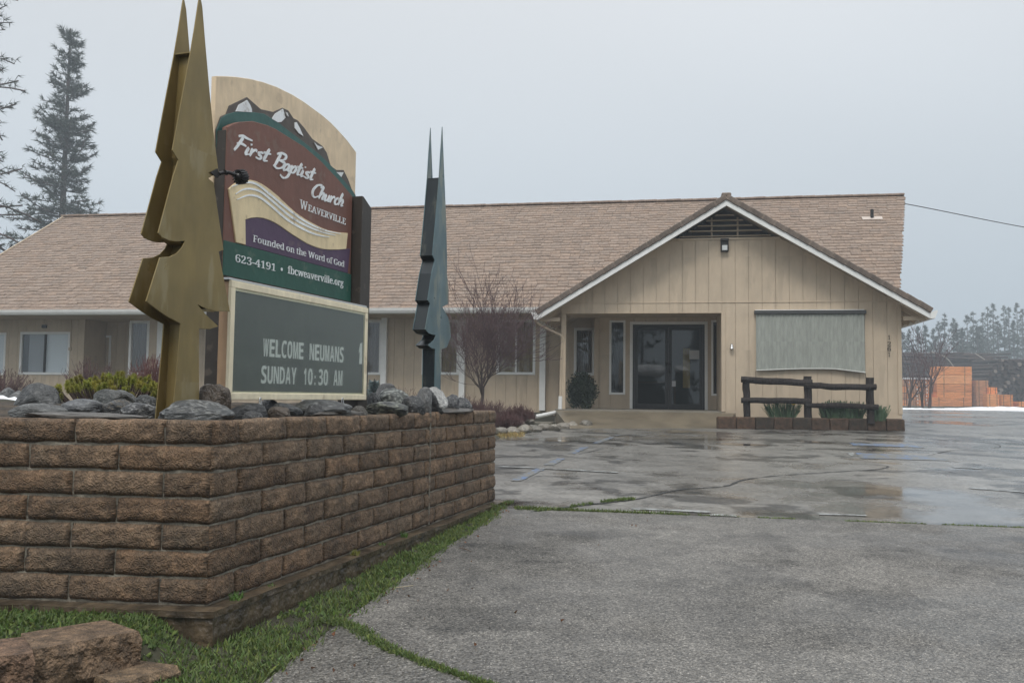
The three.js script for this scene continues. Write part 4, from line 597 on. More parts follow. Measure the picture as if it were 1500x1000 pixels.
// ---- main range: wall, recess, windows, pilasters
{
  const px = (u0, v0, u1, v1, z = ZM) => { const a = L(u0, v0, z), b = L(u1, v1, z); return [a[0], b[0], b[1], a[1]]; };
  const topY = EAVE - .14, tall = (u0, u1) => { const a = px(u0, 462, u1, 549); a[3] = topY - .06; return a; };
  const wins = [tall(190, 216), tall(390, 440), tall(506, 558), tall(619, 672), tall(728, 784), px(841, 480, 871, 550)];
  const sl = [px(-36, 487, 6, 549), px(29.5, 486, 100, 549)];
  const rx0 = L(122, 520, ZM)[0], rx1 = L(188, 520, ZM)[0];
  const holes = [...wins, ...sl, [rx0, rx1, -9, 99]], X1 = xDoorL + .05;
  const core = []; const xs = [XL, ...holes.flatMap(h => [h[0], h[1]]), X1].filter(x => x <= X1 && x >= XL).sort((a, b) => a - b);
  for (let k = 0; k < xs.length - 1; k++) { const m = (xs[k] + xs[k + 1]) / 2, h = holes.find(q => m > q[0] && m < q[1]); if (xs[k + 1] - xs[k] < .002) continue; if (!h) core.push(box(xs[k], xs[k + 1], FLOOR - .4, topY, ZM - .13, ZM - .02)); else if (h[2] > 0) { core.push(box(xs[k], xs[k + 1], FLOOR - .4, h[2], ZM - .13, ZM - .02)); if (h[3] < topY) core.push(box(xs[k], xs[k + 1], h[3], topY, ZM - .13, ZM - .02)); } }
  const mw = mesh('main_wall', core, M.siding, CH); siding(mw, XL, X1, FLOOR - .15, topY, ZM, holes, .1);
  wins.forEach((w, i) => windowUnit(w[0], w[1], w[2], w[3], ZM, { fw: .075, panes: i === 0 || i === 5 ? 1 : 2, glass: M.glass, back: [[0, 1, i === 0 || i === 2 || i === 5 ? curtainD : curtainO, .075]] }));
  windowUnit(...[sl[0][0], sl[0][1], sl[0][2], sl[0][3]], ZM, { fw: .07, panes: 2, flat: 1, back: [[0, .5, blindG], [.5, 1, blindB, .09]], mull: M.bronze, glass: M.glass, label: 'sliding window with pale blind beside the building end' });
  windowUnit(...[sl[1][0], sl[1][1], sl[1][2], sl[1][3]], ZM, { fw: .075, panes: 2, flat: 1, back: [[.10, .48, blindG], [.47, 1, blindB, .09]], mull: M.bronze, glass: M.glass, label: 'sliding window with dark left sash and pale blind' });
  // recessed side door
  const ZB = ZM - 1.1, sd = px(127, 491, 159.5, 575, ZB); const rw = mesh('recess_wall', [box(rx0 - .4, sd[0], FLOOR - .3, topY, ZB - .1, ZB - .02), box(sd[1], rx1 + .9, FLOOR - .3, topY, ZB - .1, ZB - .02), box(sd[0], sd[1], sd[3], topY, ZB - .1, ZB - .02), box(rx0 - .1, rx0, FLOOR - .3, topY, ZB, ZM - .13), box(rx1, rx1 + .1, FLOOR - .3, topY, ZB, ZM - .13)], M.siding, CH);
  siding(rw, rx0 - .4, rx1 + .9, FLOOR - .1, topY, ZB, [[sd[0], sd[1], -9, sd[3]]], .1);
  const df = mesh('side_door', [box(sd[0] + .07, sd[1] - .07, FLOOR - .1, sd[3] - .07, ZB - .06, ZB - .03)], M.siding, CH); mesh('door_trim', [rbox(sd[0], sd[0] + .075, FLOOR - .1, sd[3], ZB - .05, ZB + .02, .004), rbox(sd[1] - .075, sd[1], FLOOR - .1, sd[3], ZB - .05, ZB + .02, .004), rbox(sd[0] + .074, sd[1] - .074, sd[3] - .075, sd[3], ZB - .05, ZB + .019, .004)], M.trim, df); mesh('knob', new THREE.SphereGeometry(.03, 12, 8).translate(sd[0] + .15, FLOOR + .95, ZB), M.brass, df);
  mesh('corner_board', [rbox(rx0 - .09, rx0 + .01, FLOOR - .15, topY, ZM - .04, ZM + .02, .004)], M.siding, CH);
  // white pilasters
  for (const u of [233, 448, 562, 677, 795]) { const x = L(u, 520, ZM + .1)[0]; mesh('pilaster', [rbox(x - .085, x + .085, FLOOR - .1, topY, ZM - .01, ZM + .14, .006)], M.trim, CH); }
  // body closing the range behind
  mesh('rear_body', [box(XL, XR - .13, FLOOR - .4, topY, ZR - RUN + .6, ZR - RUN + .75), box(XL, XL + .12, FLOOR - .4, topY, ZR - RUN + .7, ZM - .14), box(XL + .12, XR - .13, topY - .01, topY + .02, ZR - RUN + .7, ZM - .01)], M.siding, CH);
  mesh('gable_end', poly3([[XL, topY, ZM], [XL, topY, ZR - RUN + .6], [XL, RY - .1, ZR]], [[0, 1, 2]]), M.siding, CH);
  for (let k = 0; k < 3; k++) mesh('floor_slab', [box(XL + .13, xDoorL, FLOOR - .1 + 0, FLOOR - .06, ZR, ZM - .135)].slice(0, k ? 0 : 1).concat(k ? [box(XL + .2 + k * 7, XL + .3 + k * 7, FLOOR, topY - .02, ZM - 5, ZM - 4.9)] : []), M.interior, CH);
  mesh('inner_wall', [box(XL + .13, XR - .14, FLOOR, topY - .02, ZM - 2.6, ZM - 2.5)], M.interior, CH);
  // eave: fascia, gutter, soffit
  const ex1 = L(779, 455, ZE)[0] + .05;
  mesh('eave_soffit', [box(XRL - .4, XR + .3, EAVE - .15, EAVE - .13, ZM - .02, ZE - .03)], M.soffit, CH);
  mesh('fascia', [box(XRL - .4, XR, EAVE - .15, EAVE - .02, ZE - .03, ZE - .005)], M.trim, CH);
  const gp = [[ZE, EAVE - .015], [ZE, EAVE - .12], [ZE + .085, EAVE - .135], [ZE + .12, EAVE - .07], [ZE + .135, EAVE + .0], [ZE + .12, EAVE + .0], [ZE + .105, EAVE - .065], [ZE + .08, EAVE - .12], [ZE + .012, EAVE - .108], [ZE + .012, EAVE - .015]];
  mesh('gutter', (() => { const g = extr(gp, ex1 + .3 - (XRL - .4)); g.rotateY(-Math.PI / 2); g.translate(ex1 + .3, 0, 0); return g; })(), M.trim, CH);
}
// ---- main roof: deck and rows of tiles
{
  const zr0 = ZE + .06, deck = mesh('roof', poly3([[XRL, EAVE - .02, ZE], [edgeR(0), EAVE - .02, ZE], [XRR, RY - .02, ZR], [XRL, RY - .02, ZR], [XRL, EAVE - .02, ZR - RUN], [XRR, EAVE - .02, ZR - RUN], [XRL, EAVE - .09, ZE], [edgeR(0), EAVE - .09, ZE], [XRR, RY - .09, ZR], [XRL, RY - .09, ZR]], [[0, 1, 2, 3], [3, 2, 5, 4], [6, 9, 8, 7], [1, 7, 8, 2], [0, 3, 9, 6], [0, 6, 7, 1]]), M.soffit, CH);
  deck.userData.label = 'brown flat tile roof';
  const rows = 37, tw = .30, cand = [];
  const sh = RUN / rows;
  const tri = (x0, x1, a, b, lift, kc) => { // one tile from row position a (low edge) to b; rises lift at low edge
    const za = ZE - a + .04, zb = ZE - b, ya = EAVE + ridgeSlope * a + lift - .02, yb = EAVE + ridgeSlope * b + .006;
    const g = poly3([[x0, ya, za], [x1, ya, za], [x1, yb, zb], [x0, yb, zb], [x0, ya - lift, za], [x1, ya - lift, za], [x0, yb - .03, zb], [x1, yb - .03, zb]], [[0, 1, 2, 3], [4, 5, 1, 0], [1, 5, 7, 2], [4, 0, 3, 6]]);
    return paint(g, [.345 * kc[0], .25 * kc[1], .187 * kc[2]]);
  };
  for (let r = 0; r < rows; r++) {
    const t0 = r / rows, xr = edgeR(t0 + .02), off = rnd() * tw;
    for (let x = XRL - off; x < xr; x += tw) {
      const x0 = Math.max(x, XRL) + .004, x1 = Math.min(x + tw, xr) - .003; if (x1 - x0 < .05) continue;
      const yy = EAVE + ridgeSlope * r * sh; const zc = ZE - r * sh; if (zc < .5 && x0 > XM - EO - .3 && x1 < XM + EO + .3 && yy + .35 < roofY((x0 + x1) / 2)) continue;  // hidden inside the wing roof
      const k = rr(.88, 1.10), b = rr(-.03, .03), drop = rr(-.035, .02) + (rnd() < .3 ? -.02 : 0);
      cand.push([x0, x1, r * sh + drop, (r + 1.1) * sh, .034 + rr(-.008, .01), [k * (1 + b), k, k * (1 - b)], x0 + r * .0]);
    }
  }
  // the tiles nearest the lot are pieces of their own, the rest one mass
  const size = c => { const p = W3((c[0] + c[1]) / 2, EAVE + ridgeSlope * c[2], ZE - c[2]); return p.distanceTo(camera.position); };
  const vis = cand.filter(c => c[0] > L(150, 400, ZE)[0] && c[1] < XM - EO + 2.4).sort((a, b) => size(a) - size(b)); const near = new Set(vis.slice(0, 290));
  for (const c of near) { const g = boxUV(tri(...c)); const uv = g.attributes.uv; mesh('roof_tile', g, M.tile, deck, true); }
  const rest = cand.filter(c => !near.has(c)).map(c => tri(...c)); mesh('roof_tiles', rest, M.tile, deck).userData.kind = 'stuff';
  const rd = []; for (let x = XRL + .1; x < XRR - .05; x += .4) rd.push(paint(new RoundedBoxGeometry(.42, .07, .26, 1, .02).rotateZ(.02).translate(x, RY + .03 + rr(-.006, .006), ZR), [.42, .31, .24]));
  mesh('ridge_tiles', rd, M.tile, deck).userData.kind = 'stuff';
  // left rake trim
  mesh('rake_trim', bar(V(XRL - .02, EAVE, ZE + .02), V(XRL - .02, RY, ZR), .05, .12), M.soffit, CH);
  // vent pipe and flashing
  const vp = onRoof(1278, 321); const t = thing('vent_pipe', 'short dark vent pipe with pale flashing on the tiled roof', 'vent pipe', W3(vp[0], vp[1], vp[2]).toArray(), -YAW);
  mesh('pipe', new THREE.CylinderGeometry(.05, .05, .42, 14).translate(0, .1, 0), M.bronze, t); mesh('flashing', (() => { const g = rbox(-.30, .30, -.012, .012, -.12, .12, .004); g.rotateX(Math.atan(ridgeSlope)); g.translate(0, .03, .02); return g; })(), std({ color: C(.5, .42, .36), roughness: .6 }), t);
}
// ---- things fixed to the facade
{
  const onF = (u, v, z = 0) => { const p = L(u, v, z); return W3(p[0], p[1], z); };
  // rolled sun shade
  const a = L(1107, 457, .06), b = L(1269, 543, .06), S = thing('sun_shade', 'grey green outdoor roll shade over the facade window', 'window shade', W3(a[0], 0, .0).toArray(), -YAW), w = b[0] - a[0];
  const bw = b[0] - a[0], n = 56, v = [], f = [], sh = phy({ map: tex(256, (x, y) => { const k = .60 + (fbm(x, y * .2, 20, 4, 401) - .5) * .12; return [k * .985, k, k * .945]; }, .8), roughness: .85 });
  for (let j = 0; j <= 10; j++) for (let i = 0; i <= n * 4; i++) { const x = .01 + (w - .03) * i / (n * 4), t = j / 10; const y = lerp(a[1] - .04, b[1] - .01 + .05 * Math.sin(i / (n * 4) * 2.6) - .06 * clamp((i / (n * 4) - .72) * 3.5), t); v.push([x, y, .055 + .006 * Math.cos(i / (n * 4) * Math.PI * 2 * 28) + .012 * Math.sin(i * .02 + t * 3) * t + .02 * t * t]); }
  for (let j = 0; j < 10; j++) for (let i = 0; i < n * 4; i++) { const k = n * 4 + 1, p = j * k + i; f.push([p, p + k, p + k + 1, p + 1]); }
  mesh('shade_fabric', poly3(v, f), sh, S); mesh('roller_box', [rbox(-.03, w + .02, a[1] - .05, a[1] + .035, .005, .10, .012, 2)], std({ color: C(.05, .05, .048), roughness: .5 }), S); mesh('roller_cap', [rbox(-.01, w * .99, a[1] + .036, a[1] + .052, .01, .085, .004)], M.trim, S);
  const k = n * 4; const bot = []; for (let i = 0; i <= k; i += 8) bot.push(V(...v[10 * (k + 1) + i])); mesh('bottom_bar', tube(bot, .014, 8, 60), std({ color: C(.52, .52, .48), roughness: .6 }), S);
  mesh('pull_cord', tube([V(.0, b[1] - .02, .08), V(.0, b[1] - .15, .085), V(.0, b[1] - .34, .08)], .006, 6), M.bronze, S); mesh('pull_cord', tube([V(w - .02, b[1] - .05, .09), V(w - .01, b[1] - .2, .1), V(w - .015, b[1] - .42, .06)], .007, 6), M.bronze, S); mesh('tie_line', tube([V(w - .02, b[1] - .05, .08), V(w - .012, a[1] - .4, .03), V(w - .015, a[1], .06)], .004, 6), M.bronze, S);
  // security light
  const p = L(1061.5, 360); const E = thing('wall_light', 'boxy dark wall light with a white lens under the gable vent', 'wall light', W3(p[0], p[1], .016).toArray(), -YAW); mesh('housing', [rbox(-.09, .09, -.15, .15, -.014, .09, .01)], M.bronze, E); mesh('lens', [rbox(-.06, .06, -.12, .0, .088, .10, .008)], std({ color: C(.62, .64, .62), roughness: .4 }), E); mesh('hood', [rbox(-.095, .095, .1, .155, -.012, .14, .006)], M.bronze, E);
  // bell shaped lamp
  const q = L(1072, 508); const B = thing('bell_lamp', 'small bell shaped lamp beside the porch opening', 'wall lamp', W3(q[0], q[1], .0).toArray(), -YAW); mesh('bracket', [rbox(-.02, .02, -.02, .07, -.004, .05, .005)], M.bronze, B); mesh('bell', new THREE.LatheGeometry([[.012, .06], [.02, .055], [.03, .02], [.045, -.03], [.055, -.045], [.05, -.045], [.0, .05]].map(p => new THREE.Vector2(...p)), 18).translate(0, 0, .06), M.galv, B);
  // house number, one digit a thing
  [['1', 494], ['2', 503.5], ['6', 511], ['1', 519]].forEach(([c, y]) => { const s = L(1303, y + 3), h = L(1303, y - 3.2)[1] - s[1], g = text(c, font.serifR, [0, 0], [c === '1' ? .04 : .075, 0], h, .012, 0); const T = thing('house_number', c === '1' ? (y < 500 ? 'top numeral 1 of the house number on the facade' : 'bottom numeral 1 of the house number, below the 6') : (c === '2' ? 'second numeral of the house number, a two' : 'third numeral of the house number, a six'), 'house number', W3(s[0] - (c === '1' ? .02 : .037), s[1], .002).toArray(), -YAW); mesh('numeral', g, std({ color: C(.03, .025, .022), roughness: .5 }), T); });
  // downspout and drain pipe
  const D = thing('downspout', 'cream downspout with white drain pipe beside the porch post', 'downspout', [FO.x, 0, FO.z], -YAW);
  const d = (u, v, z) => { const p = L(u, v, z); return V(p[0], p[1], z); };
  mesh('spout', [tube([d(784, 463, .35), d(785, 470, .34), d(788, 474, .28), d(819, 490, .0), d(823, 493, -.02), d(823.5, 500, -.02), d(822, 540, -.02), d(821, 586, -.02)].map(p => p), .034, 8, 60)], M.siding, D);
  mesh('drain_pipe', [tube([d(821, 580, -.01), d(820.5, 598, -.01)], .048, 12, 6)], M.trim, D); mesh('elbow', [tube([d(820.5, 596, 0), d(820, 602, .02), d(812, 604.5, .12)], .05, 12, 16)], M.trim, D); mesh('outlet', [tube([d(814, 604, .1), d(800, 607, .3), d(785, 610, .42)], .047, 12, 16)], M.trim, D);
}

{
  const p = L(65, 478, ZM), V1 = thing('wall_vent', 'small dark vent on the tan wall above the sliding window', 'vent', W3(p[0], p[1], ZM + .002).toArray(), -YAW); mesh('louvre_box', [rbox(-.08, .08, -.05, .05, -.01, .05, .008)], M.bronze, V1);
  const a = L(105, 464, ZM), b = L(103.5, 509, ZM), K = thing('conduit', 'thin tan conduit running down the wall beside the sliding window', 'conduit', [FO.x, 0, FO.z], -YAW); mesh('pipe', tube([V(a[0], a[1], ZM + .03), V(a[0], (a[1] + b[1]) / 2, ZM + .03), V(a[0], b[1], ZM + .03)], .014, 6), M.siding, K); mesh('outlet_box', [rbox(a[0] - .05, a[0] + .04, b[1] - .09, b[1], ZM, ZM + .05, .006)], M.siding, K);
}
// ---------------------------------------------------------------- boulders and stones
function boulder(rx, ry, rz, seed, o = {}) {
  const det = o.det ?? 9, g0 = new THREE.IcosahedronGeometry(1, det), p = g0.attributes.position, col = new Float32Array(p.count * 3);
  const cuts = []; for (let k = 0; k < (o.cuts ?? 5); k++) { const d = V(n3(seed, k, 1, 3) - .5, (n3(seed, k, 2, 3) - .5) * .9, n3(seed, k, 3, 3) - .5).normalize(); cuts.push([d, .62 + .28 * n3(seed, k, 4, 3)]); }
  const base = o.col ?? [.22, .225, .225], vein = o.vein ?? [.42, .42, .4], vn = new Map();
  for (let i = 0; i < p.count; i++) {
    const v = V(p.getX(i), p.getY(i), p.getZ(i)); let r = 1 + (f3(v.x * 1.3 + seed * 3.1, v.y * 1.3, v.z * 1.3 + seed, 3, 31) - .5) * .5;
    v.multiplyScalar(r); for (const [d, h] of cuts) { const t = v.dot(d) - h; if (t > 0) v.addScaledVector(d, -t * .8); }
    v.multiplyScalar(1 + (f3(v.x * 5 + seed, v.y * 5, v.z * 5, 3, 37) - .5) * .10);
    p.setXYZ(i, v.x * rx, v.y * ry, v.z * rz);
    const a = f3(v.x * 2 + seed, v.y * 3, v.z * 2, 3, 41), b = Math.abs(f3(v.x * 2.2 + seed * 2, v.y * 3.4, v.z * 2.2, 4, 43) - .5), sp = o.speck ? n3(v.x * 16, v.y * 16, v.z * 16, 47) : 0;
    let k = (.7 + a * .6) * .46; let c = [base[0] * k, base[1] * k, base[2] * k]; const t = (1 - sst(.0, o.vw ?? .03, b)) * (o.va ?? .6); c = greyMix(c, vein, t); if (o.speck) c = greyMix(c, vein, sst(.60, .72, sp) * .8); if (o.half && v.x * .8 + v.y * .5 > o.half - .6 + (a - .5) * .2) c = greyMix(c, [.62, .61, .58], .9);
    col.set(c, i * 3);
  }
  g0.setAttribute('color', new THREE.BufferAttribute(col, 3)); const uv = g0.attributes.uv; for (let i = 0; i < uv.count; i++) uv.setXY(i, uv.getX(i) * 1.2 + seed, uv.getY(i) * .6);
  g0.computeVertexNormals();
  // smooth normals across shared corners
  const n = g0.attributes.normal, acc = new Map(), key = i => Math.round(p.getX(i) * 2e4) + ',' + Math.round(p.getY(i) * 2e4) + ',' + Math.round(p.getZ(i) * 2e4);
  for (let i = 0; i < p.count; i++) { const k = key(i), a = acc.get(k) ?? acc.set(k, V(0, 0, 0)).get(k); a.add(V(n.getX(i), n.getY(i), n.getZ(i))); } for (let i = 0; i < p.count; i++) { const a = acc.get(key(i)).clone().normalize(); n.setXYZ(i, a.x, a.y, a.z); }
  return g0;
}
const SOIL = WALL_T - .02;
{
  const G = [.235, .24, .245], D = [.085, .087, .09], LB = [.30, .31, .325], BR = [.29, .225, .17], WH = [.52, .51, .48];
  // u0,u1: width in the photograph, v0: top, d: depth, label
  const R = [
    [24, 90, 561, 4.9, 'large grey slab boulder tilted up beside the dwarf pine', { col: [.16, .165, .165], va: .25, tilt: .5, rz: .5 }], [16, 97, 592, 4.35, 'long flat grey stone lying along the planter edge', { col: [.24, .24, .225], va: .3 }], [92, 153, 586, 4.5, 'smooth bluish grey boulder with pale streaks', { col: LB, va: .5 }], [137, 200, 572, 4.95, 'rounded grey green boulder in front of the dwarf pine', { col: [.2, .205, .19], va: .4 }], [150, 198, 587, 4.5, 'dark grey boulder with a tan seam', { col: [.15, .15, .15], vein: [.42, .33, .2], va: .5 }], [179, 229, 591, 4.25, 'black boulder covered in white veins', { col: [.10, .10, .105], vein: [.55, .55, .54], va: .8, vw: .06 }], [195, 233, 579, 4.75, 'dark angular stone behind the veined black boulder', { col: [.12, .125, .125] }], [216, 256, 594, 4.4, 'grey angular stone at the foot of the gold tree', { col: [.22, .225, .225] }], [241, 342, 585, 3.93, 'big smooth blue grey boulder in front of the gold tree', { col: [.225, .235, .235], va: .2, speck: 1, rz: .8 }], [291, 337, 562, 4.28, 'rusty brown fractured boulder between gold tree and letter board', { col: BR, vein: [.10, .07, .05], va: .8, vw: .03 }],
    [336, 392, 591, 4.5, 'dark rounded boulder below the first padlock', { col: D, va: .2 }], [380, 413, 586, 4.95, 'pale grey stone under the letter board', { col: LB }], [396, 441, 592, 4.75, 'dark stone with a grey back under the letter board', { col: [.13, .135, .14] }], [392, 424, 597, 4.55, 'small brown pyramid shaped stone on the planter rim', { col: BR, va: .3 }], [434, 512, 587, 5.0, 'broad banded grey boulder under the letter board', { col: [.2, .205, .2], va: .5, vw: .05 }], [446, 475, 594, 4.9, 'small round grey stone leaning on the banded boulder', { col: [.17, .17, .17] }], [514, 537, 596, 5.2, 'small tan stone beside the brown sign post', { col: [.34, .31, .26] }],
    [536, 558, 576, 6.1, 'black stone right behind the brown sign post', { col: D }], [553, 604, 569, 6.2, 'rounded boulder speckled with pale lichen', { col: [.16, .17, .15], vein: [.5, .52, .46], speck: 1 }], [551, 584, 562, 6.6, 'tall smooth grey stone behind the lichen speckled boulder', { col: [.27, .265, .26], va: .2 }], [538, 596, 590, 5.65, 'long dark stone with a pale green end on the rim', { col: [.12, .125, .12], vein: [.46, .48, .38], va: .6, vw: .08 }], [560, 581, 593, 5.55, 'small grey stone leaning on the long dark stone', { col: [.2, .205, .21] }], [588, 622, 580, 5.95, 'dark grey stone left of the two tone boulder', { col: [.12, .12, .12] }], [608, 632, 568, 6.05, 'pale upright stone leaning on the two tone boulder', { col: [.42, .42, .41], va: .2 }], [616, 655, 567, 5.85, 'two tone boulder, black with a white end, by the teal tree', { col: [.045, .045, .047], va: .1, half: .95 }], [650, 672, 580, 6.3, 'medium grey stone right of the teal tree', { col: [.26, .26, .27] }], [667, 691, 584, 6.55, 'small grey stone near the planter corner', { col: [.22, .22, .23] }],
    [598, 616, 596, 5.75, 'little grey pebble on the rim below the two tone boulder', { col: [.2, .2, .2] }], [470, 500, 599, 4.95, 'flat little stone on the rim under the letter board', { col: [.25, .23, .2] }], [232, 252, 606, 4.05, 'little dark stone against the smooth blue grey boulder', { col: [.15, .15, .15] }], [355, 384, 604, 4.35, 'little grey stone wedged by the dark rounded boulder', { col: [.19, .19, .19] }]];
  const wallD = u => u < 316 ? 3.78 : (1.255 + .2925 * 3.75) / (.2925 - (u - 750) / F);
  R.forEach(([u0, u1, v0, d, lab, o], i) => {
    d = Math.max(d, wallD((u0 + u1) / 2) + .13 + (u1 - u0) / F * d * .35);
    const c = (u0 + u1) / 2, top = at(c, v0 - 4, d), w = (u1 - u0) / F * d * 1.1, h = top.y - (SOIL - .01), ry = h / 2 * 1.13;
    const b = thing('boulder', lab, 'boulder', [top.x, SOIL - .01 + h / 2, top.z], 0);
    const m = mesh('stone', boulder(w / 2 * 1.08, ry, w / 2 * (o.rz ?? .72), i * 7.7 + 2, o), M.rock, b, true); if (o.tilt) { m.rotation.z = o.tilt * .35; }
    m.geometry.rotateZ(m.rotation.z); m.rotation.z = 0; m.geometry.computeBoundingBox(); const bb = m.geometry.boundingBox, sx = w / (bb.max.x - bb.min.x), sy = h / (bb.max.y - bb.min.y); m.geometry.scale(sx, sy, sx); b.position.y = SOIL - .01 - bb.min.y * sy; b.position.x -= (bb.max.x + bb.min.x) / 2 * sx;
  });
  // flat capping stones on the rim
  [[20, 205, 607, 3.95, 'long thin flagstone on the left rim of the planter'], [455, 545, 601.5, 5.05, 'thin flagstone on the rim under the letter board'], [630, 712, 597.5, 6.75, 'thin flagstone on the rim near the planter corner']].forEach(([u0, u1, v, d, lab], i) => {
    const c = at((u0 + u1) / 2, v, d), w = (u1 - u0) / F * d / (i ? .55 : 1), b = thing('flagstone', lab, 'flagstone', [c.x, WALL_T + .005, c.z], i ? Math.atan2(PA.z - PB.z, PB.x - PA.x) : 0);
    mesh('stone', boulder(w / 2, .022, .07, 300 + i, { col: [.26, .225, .185], va: .3, cuts: 3 }), M.rock, b, true);
  });
  // rock edging between the bed and the lot
  const E = [[735, 632, 17], [752, 630, 16], [768, 629, 18], [783, 628, 17], [798, 625, 16], [812, 626, 15], [825, 623, 15], [838, 621, 14], [849, 617, 16], [858, 621, 16], [742, 626, 14], [842, 613, 11], [761, 624, 12], [776, 622, 13]];
  E.forEach(([u, v, w], i) => { const p = onLot(u, v + 5), d = -p.z, r = w / F * d / 2 * 1.25, kk = rr(.75, 1.2), k = [.66, .585, .47].map(c => c * kk); const b = thing('edging_stone', 'rough tan stone in the row edging the planting bed', 'stone', [p.x, lotY(d) + r * .35 + (i > 9 ? .08 : 0), p.z], rnd() * 6, 'stones edging the planting bed by the lot'); mesh('stone', boulder(r * 1.15, r * .72, r, 500 + i * 3, { det: 5, col: k, va: .3 }), M.rock, b, true); });
  // boulders by the far bed on the left
  [[0, 20, 568, 17], [18, 34, 571, 16.5], [30, 56, 567, 17.5], [0, 14, 577, 15.5], [12, 40, 575, 16]].forEach(([u0, u1, v, d], i) => { const p = at((u0 + u1) / 2, v, d), r = (u1 - u0) / F * d / 2, gy = groundY(p.x, d), h = p.y - gy; const b = thing('landscape_rock', 'low grey rock in the snowy bed before the sliding windows', 'rock', [p.x, gy + h * .45, p.z], rnd() * 3, 'rocks in the snowy bed'); mesh('stone', boulder(r * 1.1, Math.max(.1, h * .55), r * .8, 700 + i * 5, { det: 5, col: [.25, .245, .235] }), M.rock, b, true); });
}
// ---------------------------------------------------------------- retaining blocks beside the planter
{
  const m = std({ map: tex(512, (x, y) => { const v = fbm(x, y, 14, 5, 411), g = pn(x * 150, y * 150, 150, 412); const k = .41 + (v - .5) * .34 + (g - .5) * .2; return [k * 1.08, k * .94, k * .80]; }, .4), roughness: .9, bumpMap: tex(512, (x, y) => fbm(x, y, 18, 5, 413), .4, false), bumpScale: .03, vertexColors: true });
  const blk = (a, b, dep, yT, H, lab, tone) => { // front top edge from a to b
    const dx = b.clone().sub(a), Lh = dx.length(), ang = Math.atan2(-dx.z, dx.x), nx = 18, ny = 9, v = [], f = [];
    for (let j = 0; j <= ny; j++) for (let i = 0; i <= nx; i++) { const x = i / nx * Lh, y = -j / ny * H, e = Math.min(1, Math.min(i, nx - i) / 2, j / 1.2); v.push([x + (j && (i === 0 || i === nx) ? (f3(y * 30, i, 2, 2, 3) - .5) * .03 : 0), y + (j === 0 ? (f3(x * 30, 1, 1, 2, 6) - .5) * .006 : 0), (f3(x * 18, y * 22, tone, 4, 9) - .45) * .075 * e + (j === 0 ? -.012 + (f3(x * 40, 3, tone, 2, 4) - .5) * .012 : 0)]); }
    const w = nx + 1; for (let j = 0; j < ny; j++) for (let i = 0; i < nx; i++) f.push([j * w + i, (j + 1) * w + i, (j + 1) * w + i + 1, j * w + i + 1]);
    const B = v.length; v.push([.03, 0, -dep], [Lh - .03, 0, -dep], [.03, -H, -dep], [Lh - .03, -H, -dep]);
    for (let i = 0; i < nx; i++) f.push([i, i + 1, B + 1, B].slice(0, i === nx - 1 ? 4 : 4).filter((q, k) => !(k === 2 && i < nx - 1)));
    for (let j = 0; j < ny; j++) { f.push([j * w, B, (j + 1) * w], [j * w + nx, (j + 1) * w + nx, B + 1]); } f.push([B, B + 2, ny * w], [B + 1, ny * w + nx, B + 3], [B, B + 1, B + 3, B + 2]);
    const T = thing('retaining_block', lab, 'retaining block', [a.x, yT, a.z], ang); mesh('block', paint(poly3(v, f), tone === 3 ? [.86, .78, .64] : tone === 2 ? [.84, .70, .63] : [.84, .745, .64]), m, T);
  };
  const y = .175; const a = onY(50, 952, y), b = onY(205, 925, y), c = onY(-75, 968, y), c2 = onY(47, 956.5, y);
  blk(a, b, .26, y, .28, 'rough tan split face block with a smooth sloping top', 1);
  blk(c, c2, .25, y - .003, .28, 'reddish split face block butted against the tan one', 2);
  const y2 = .055, e = onY(176, 1003, y2), g = onY(262, 975, y2); blk(e, g, .2, y2, .2, 'low tan block sunk in the grass below the others', 3);
}
// ---------------------------------------------------------------- grass, weeds
function blades(name, label, spots, mat, cat, kind = 'stuff') { // spots: [x,y,z,height,lean]
  const g = new THREE.BufferGeometry(); g.setAttribute('position', new THREE.Float32BufferAttribute([-.5, 0, 0, .5, 0, 0, .36, .5, .08, -.5, 0, 0, .36, .5, .08, -.36, .5, .08, -.36, .5, .08, .36, .5, .08, 0, 1, .32], 3)); g.computeVertexNormals();
  const im = new THREE.InstancedMesh(g, mat, spots.length), m = new THREE.Matrix4(), q = new THREE.Quaternion(), c = new THREE.Color();
  spots.forEach(([x, y, z, h, w, lean = .5, tone = 0], i) => { q.setFromEuler(new THREE.Euler(rr(-lean, lean), rnd() * 6.28, rr(-lean, lean))); m.compose(V(x, y, z), q, V(w, h, h)); im.setMatrixAt(i, m); const k = rr(.6, 1.25); im.setColorAt(i, tone > .5 ? c.setRGB(1.9 * k, 1.45 * k, 1.1 * k) : c.setRGB(k * rr(.85, 1.25), k, k * rr(.7, 1.1))); });
  im.name = numbered(name); im.castShadow = im.receiveShadow = true; scene.add(im); tag(im, label, cat, null, kind); return im;
}
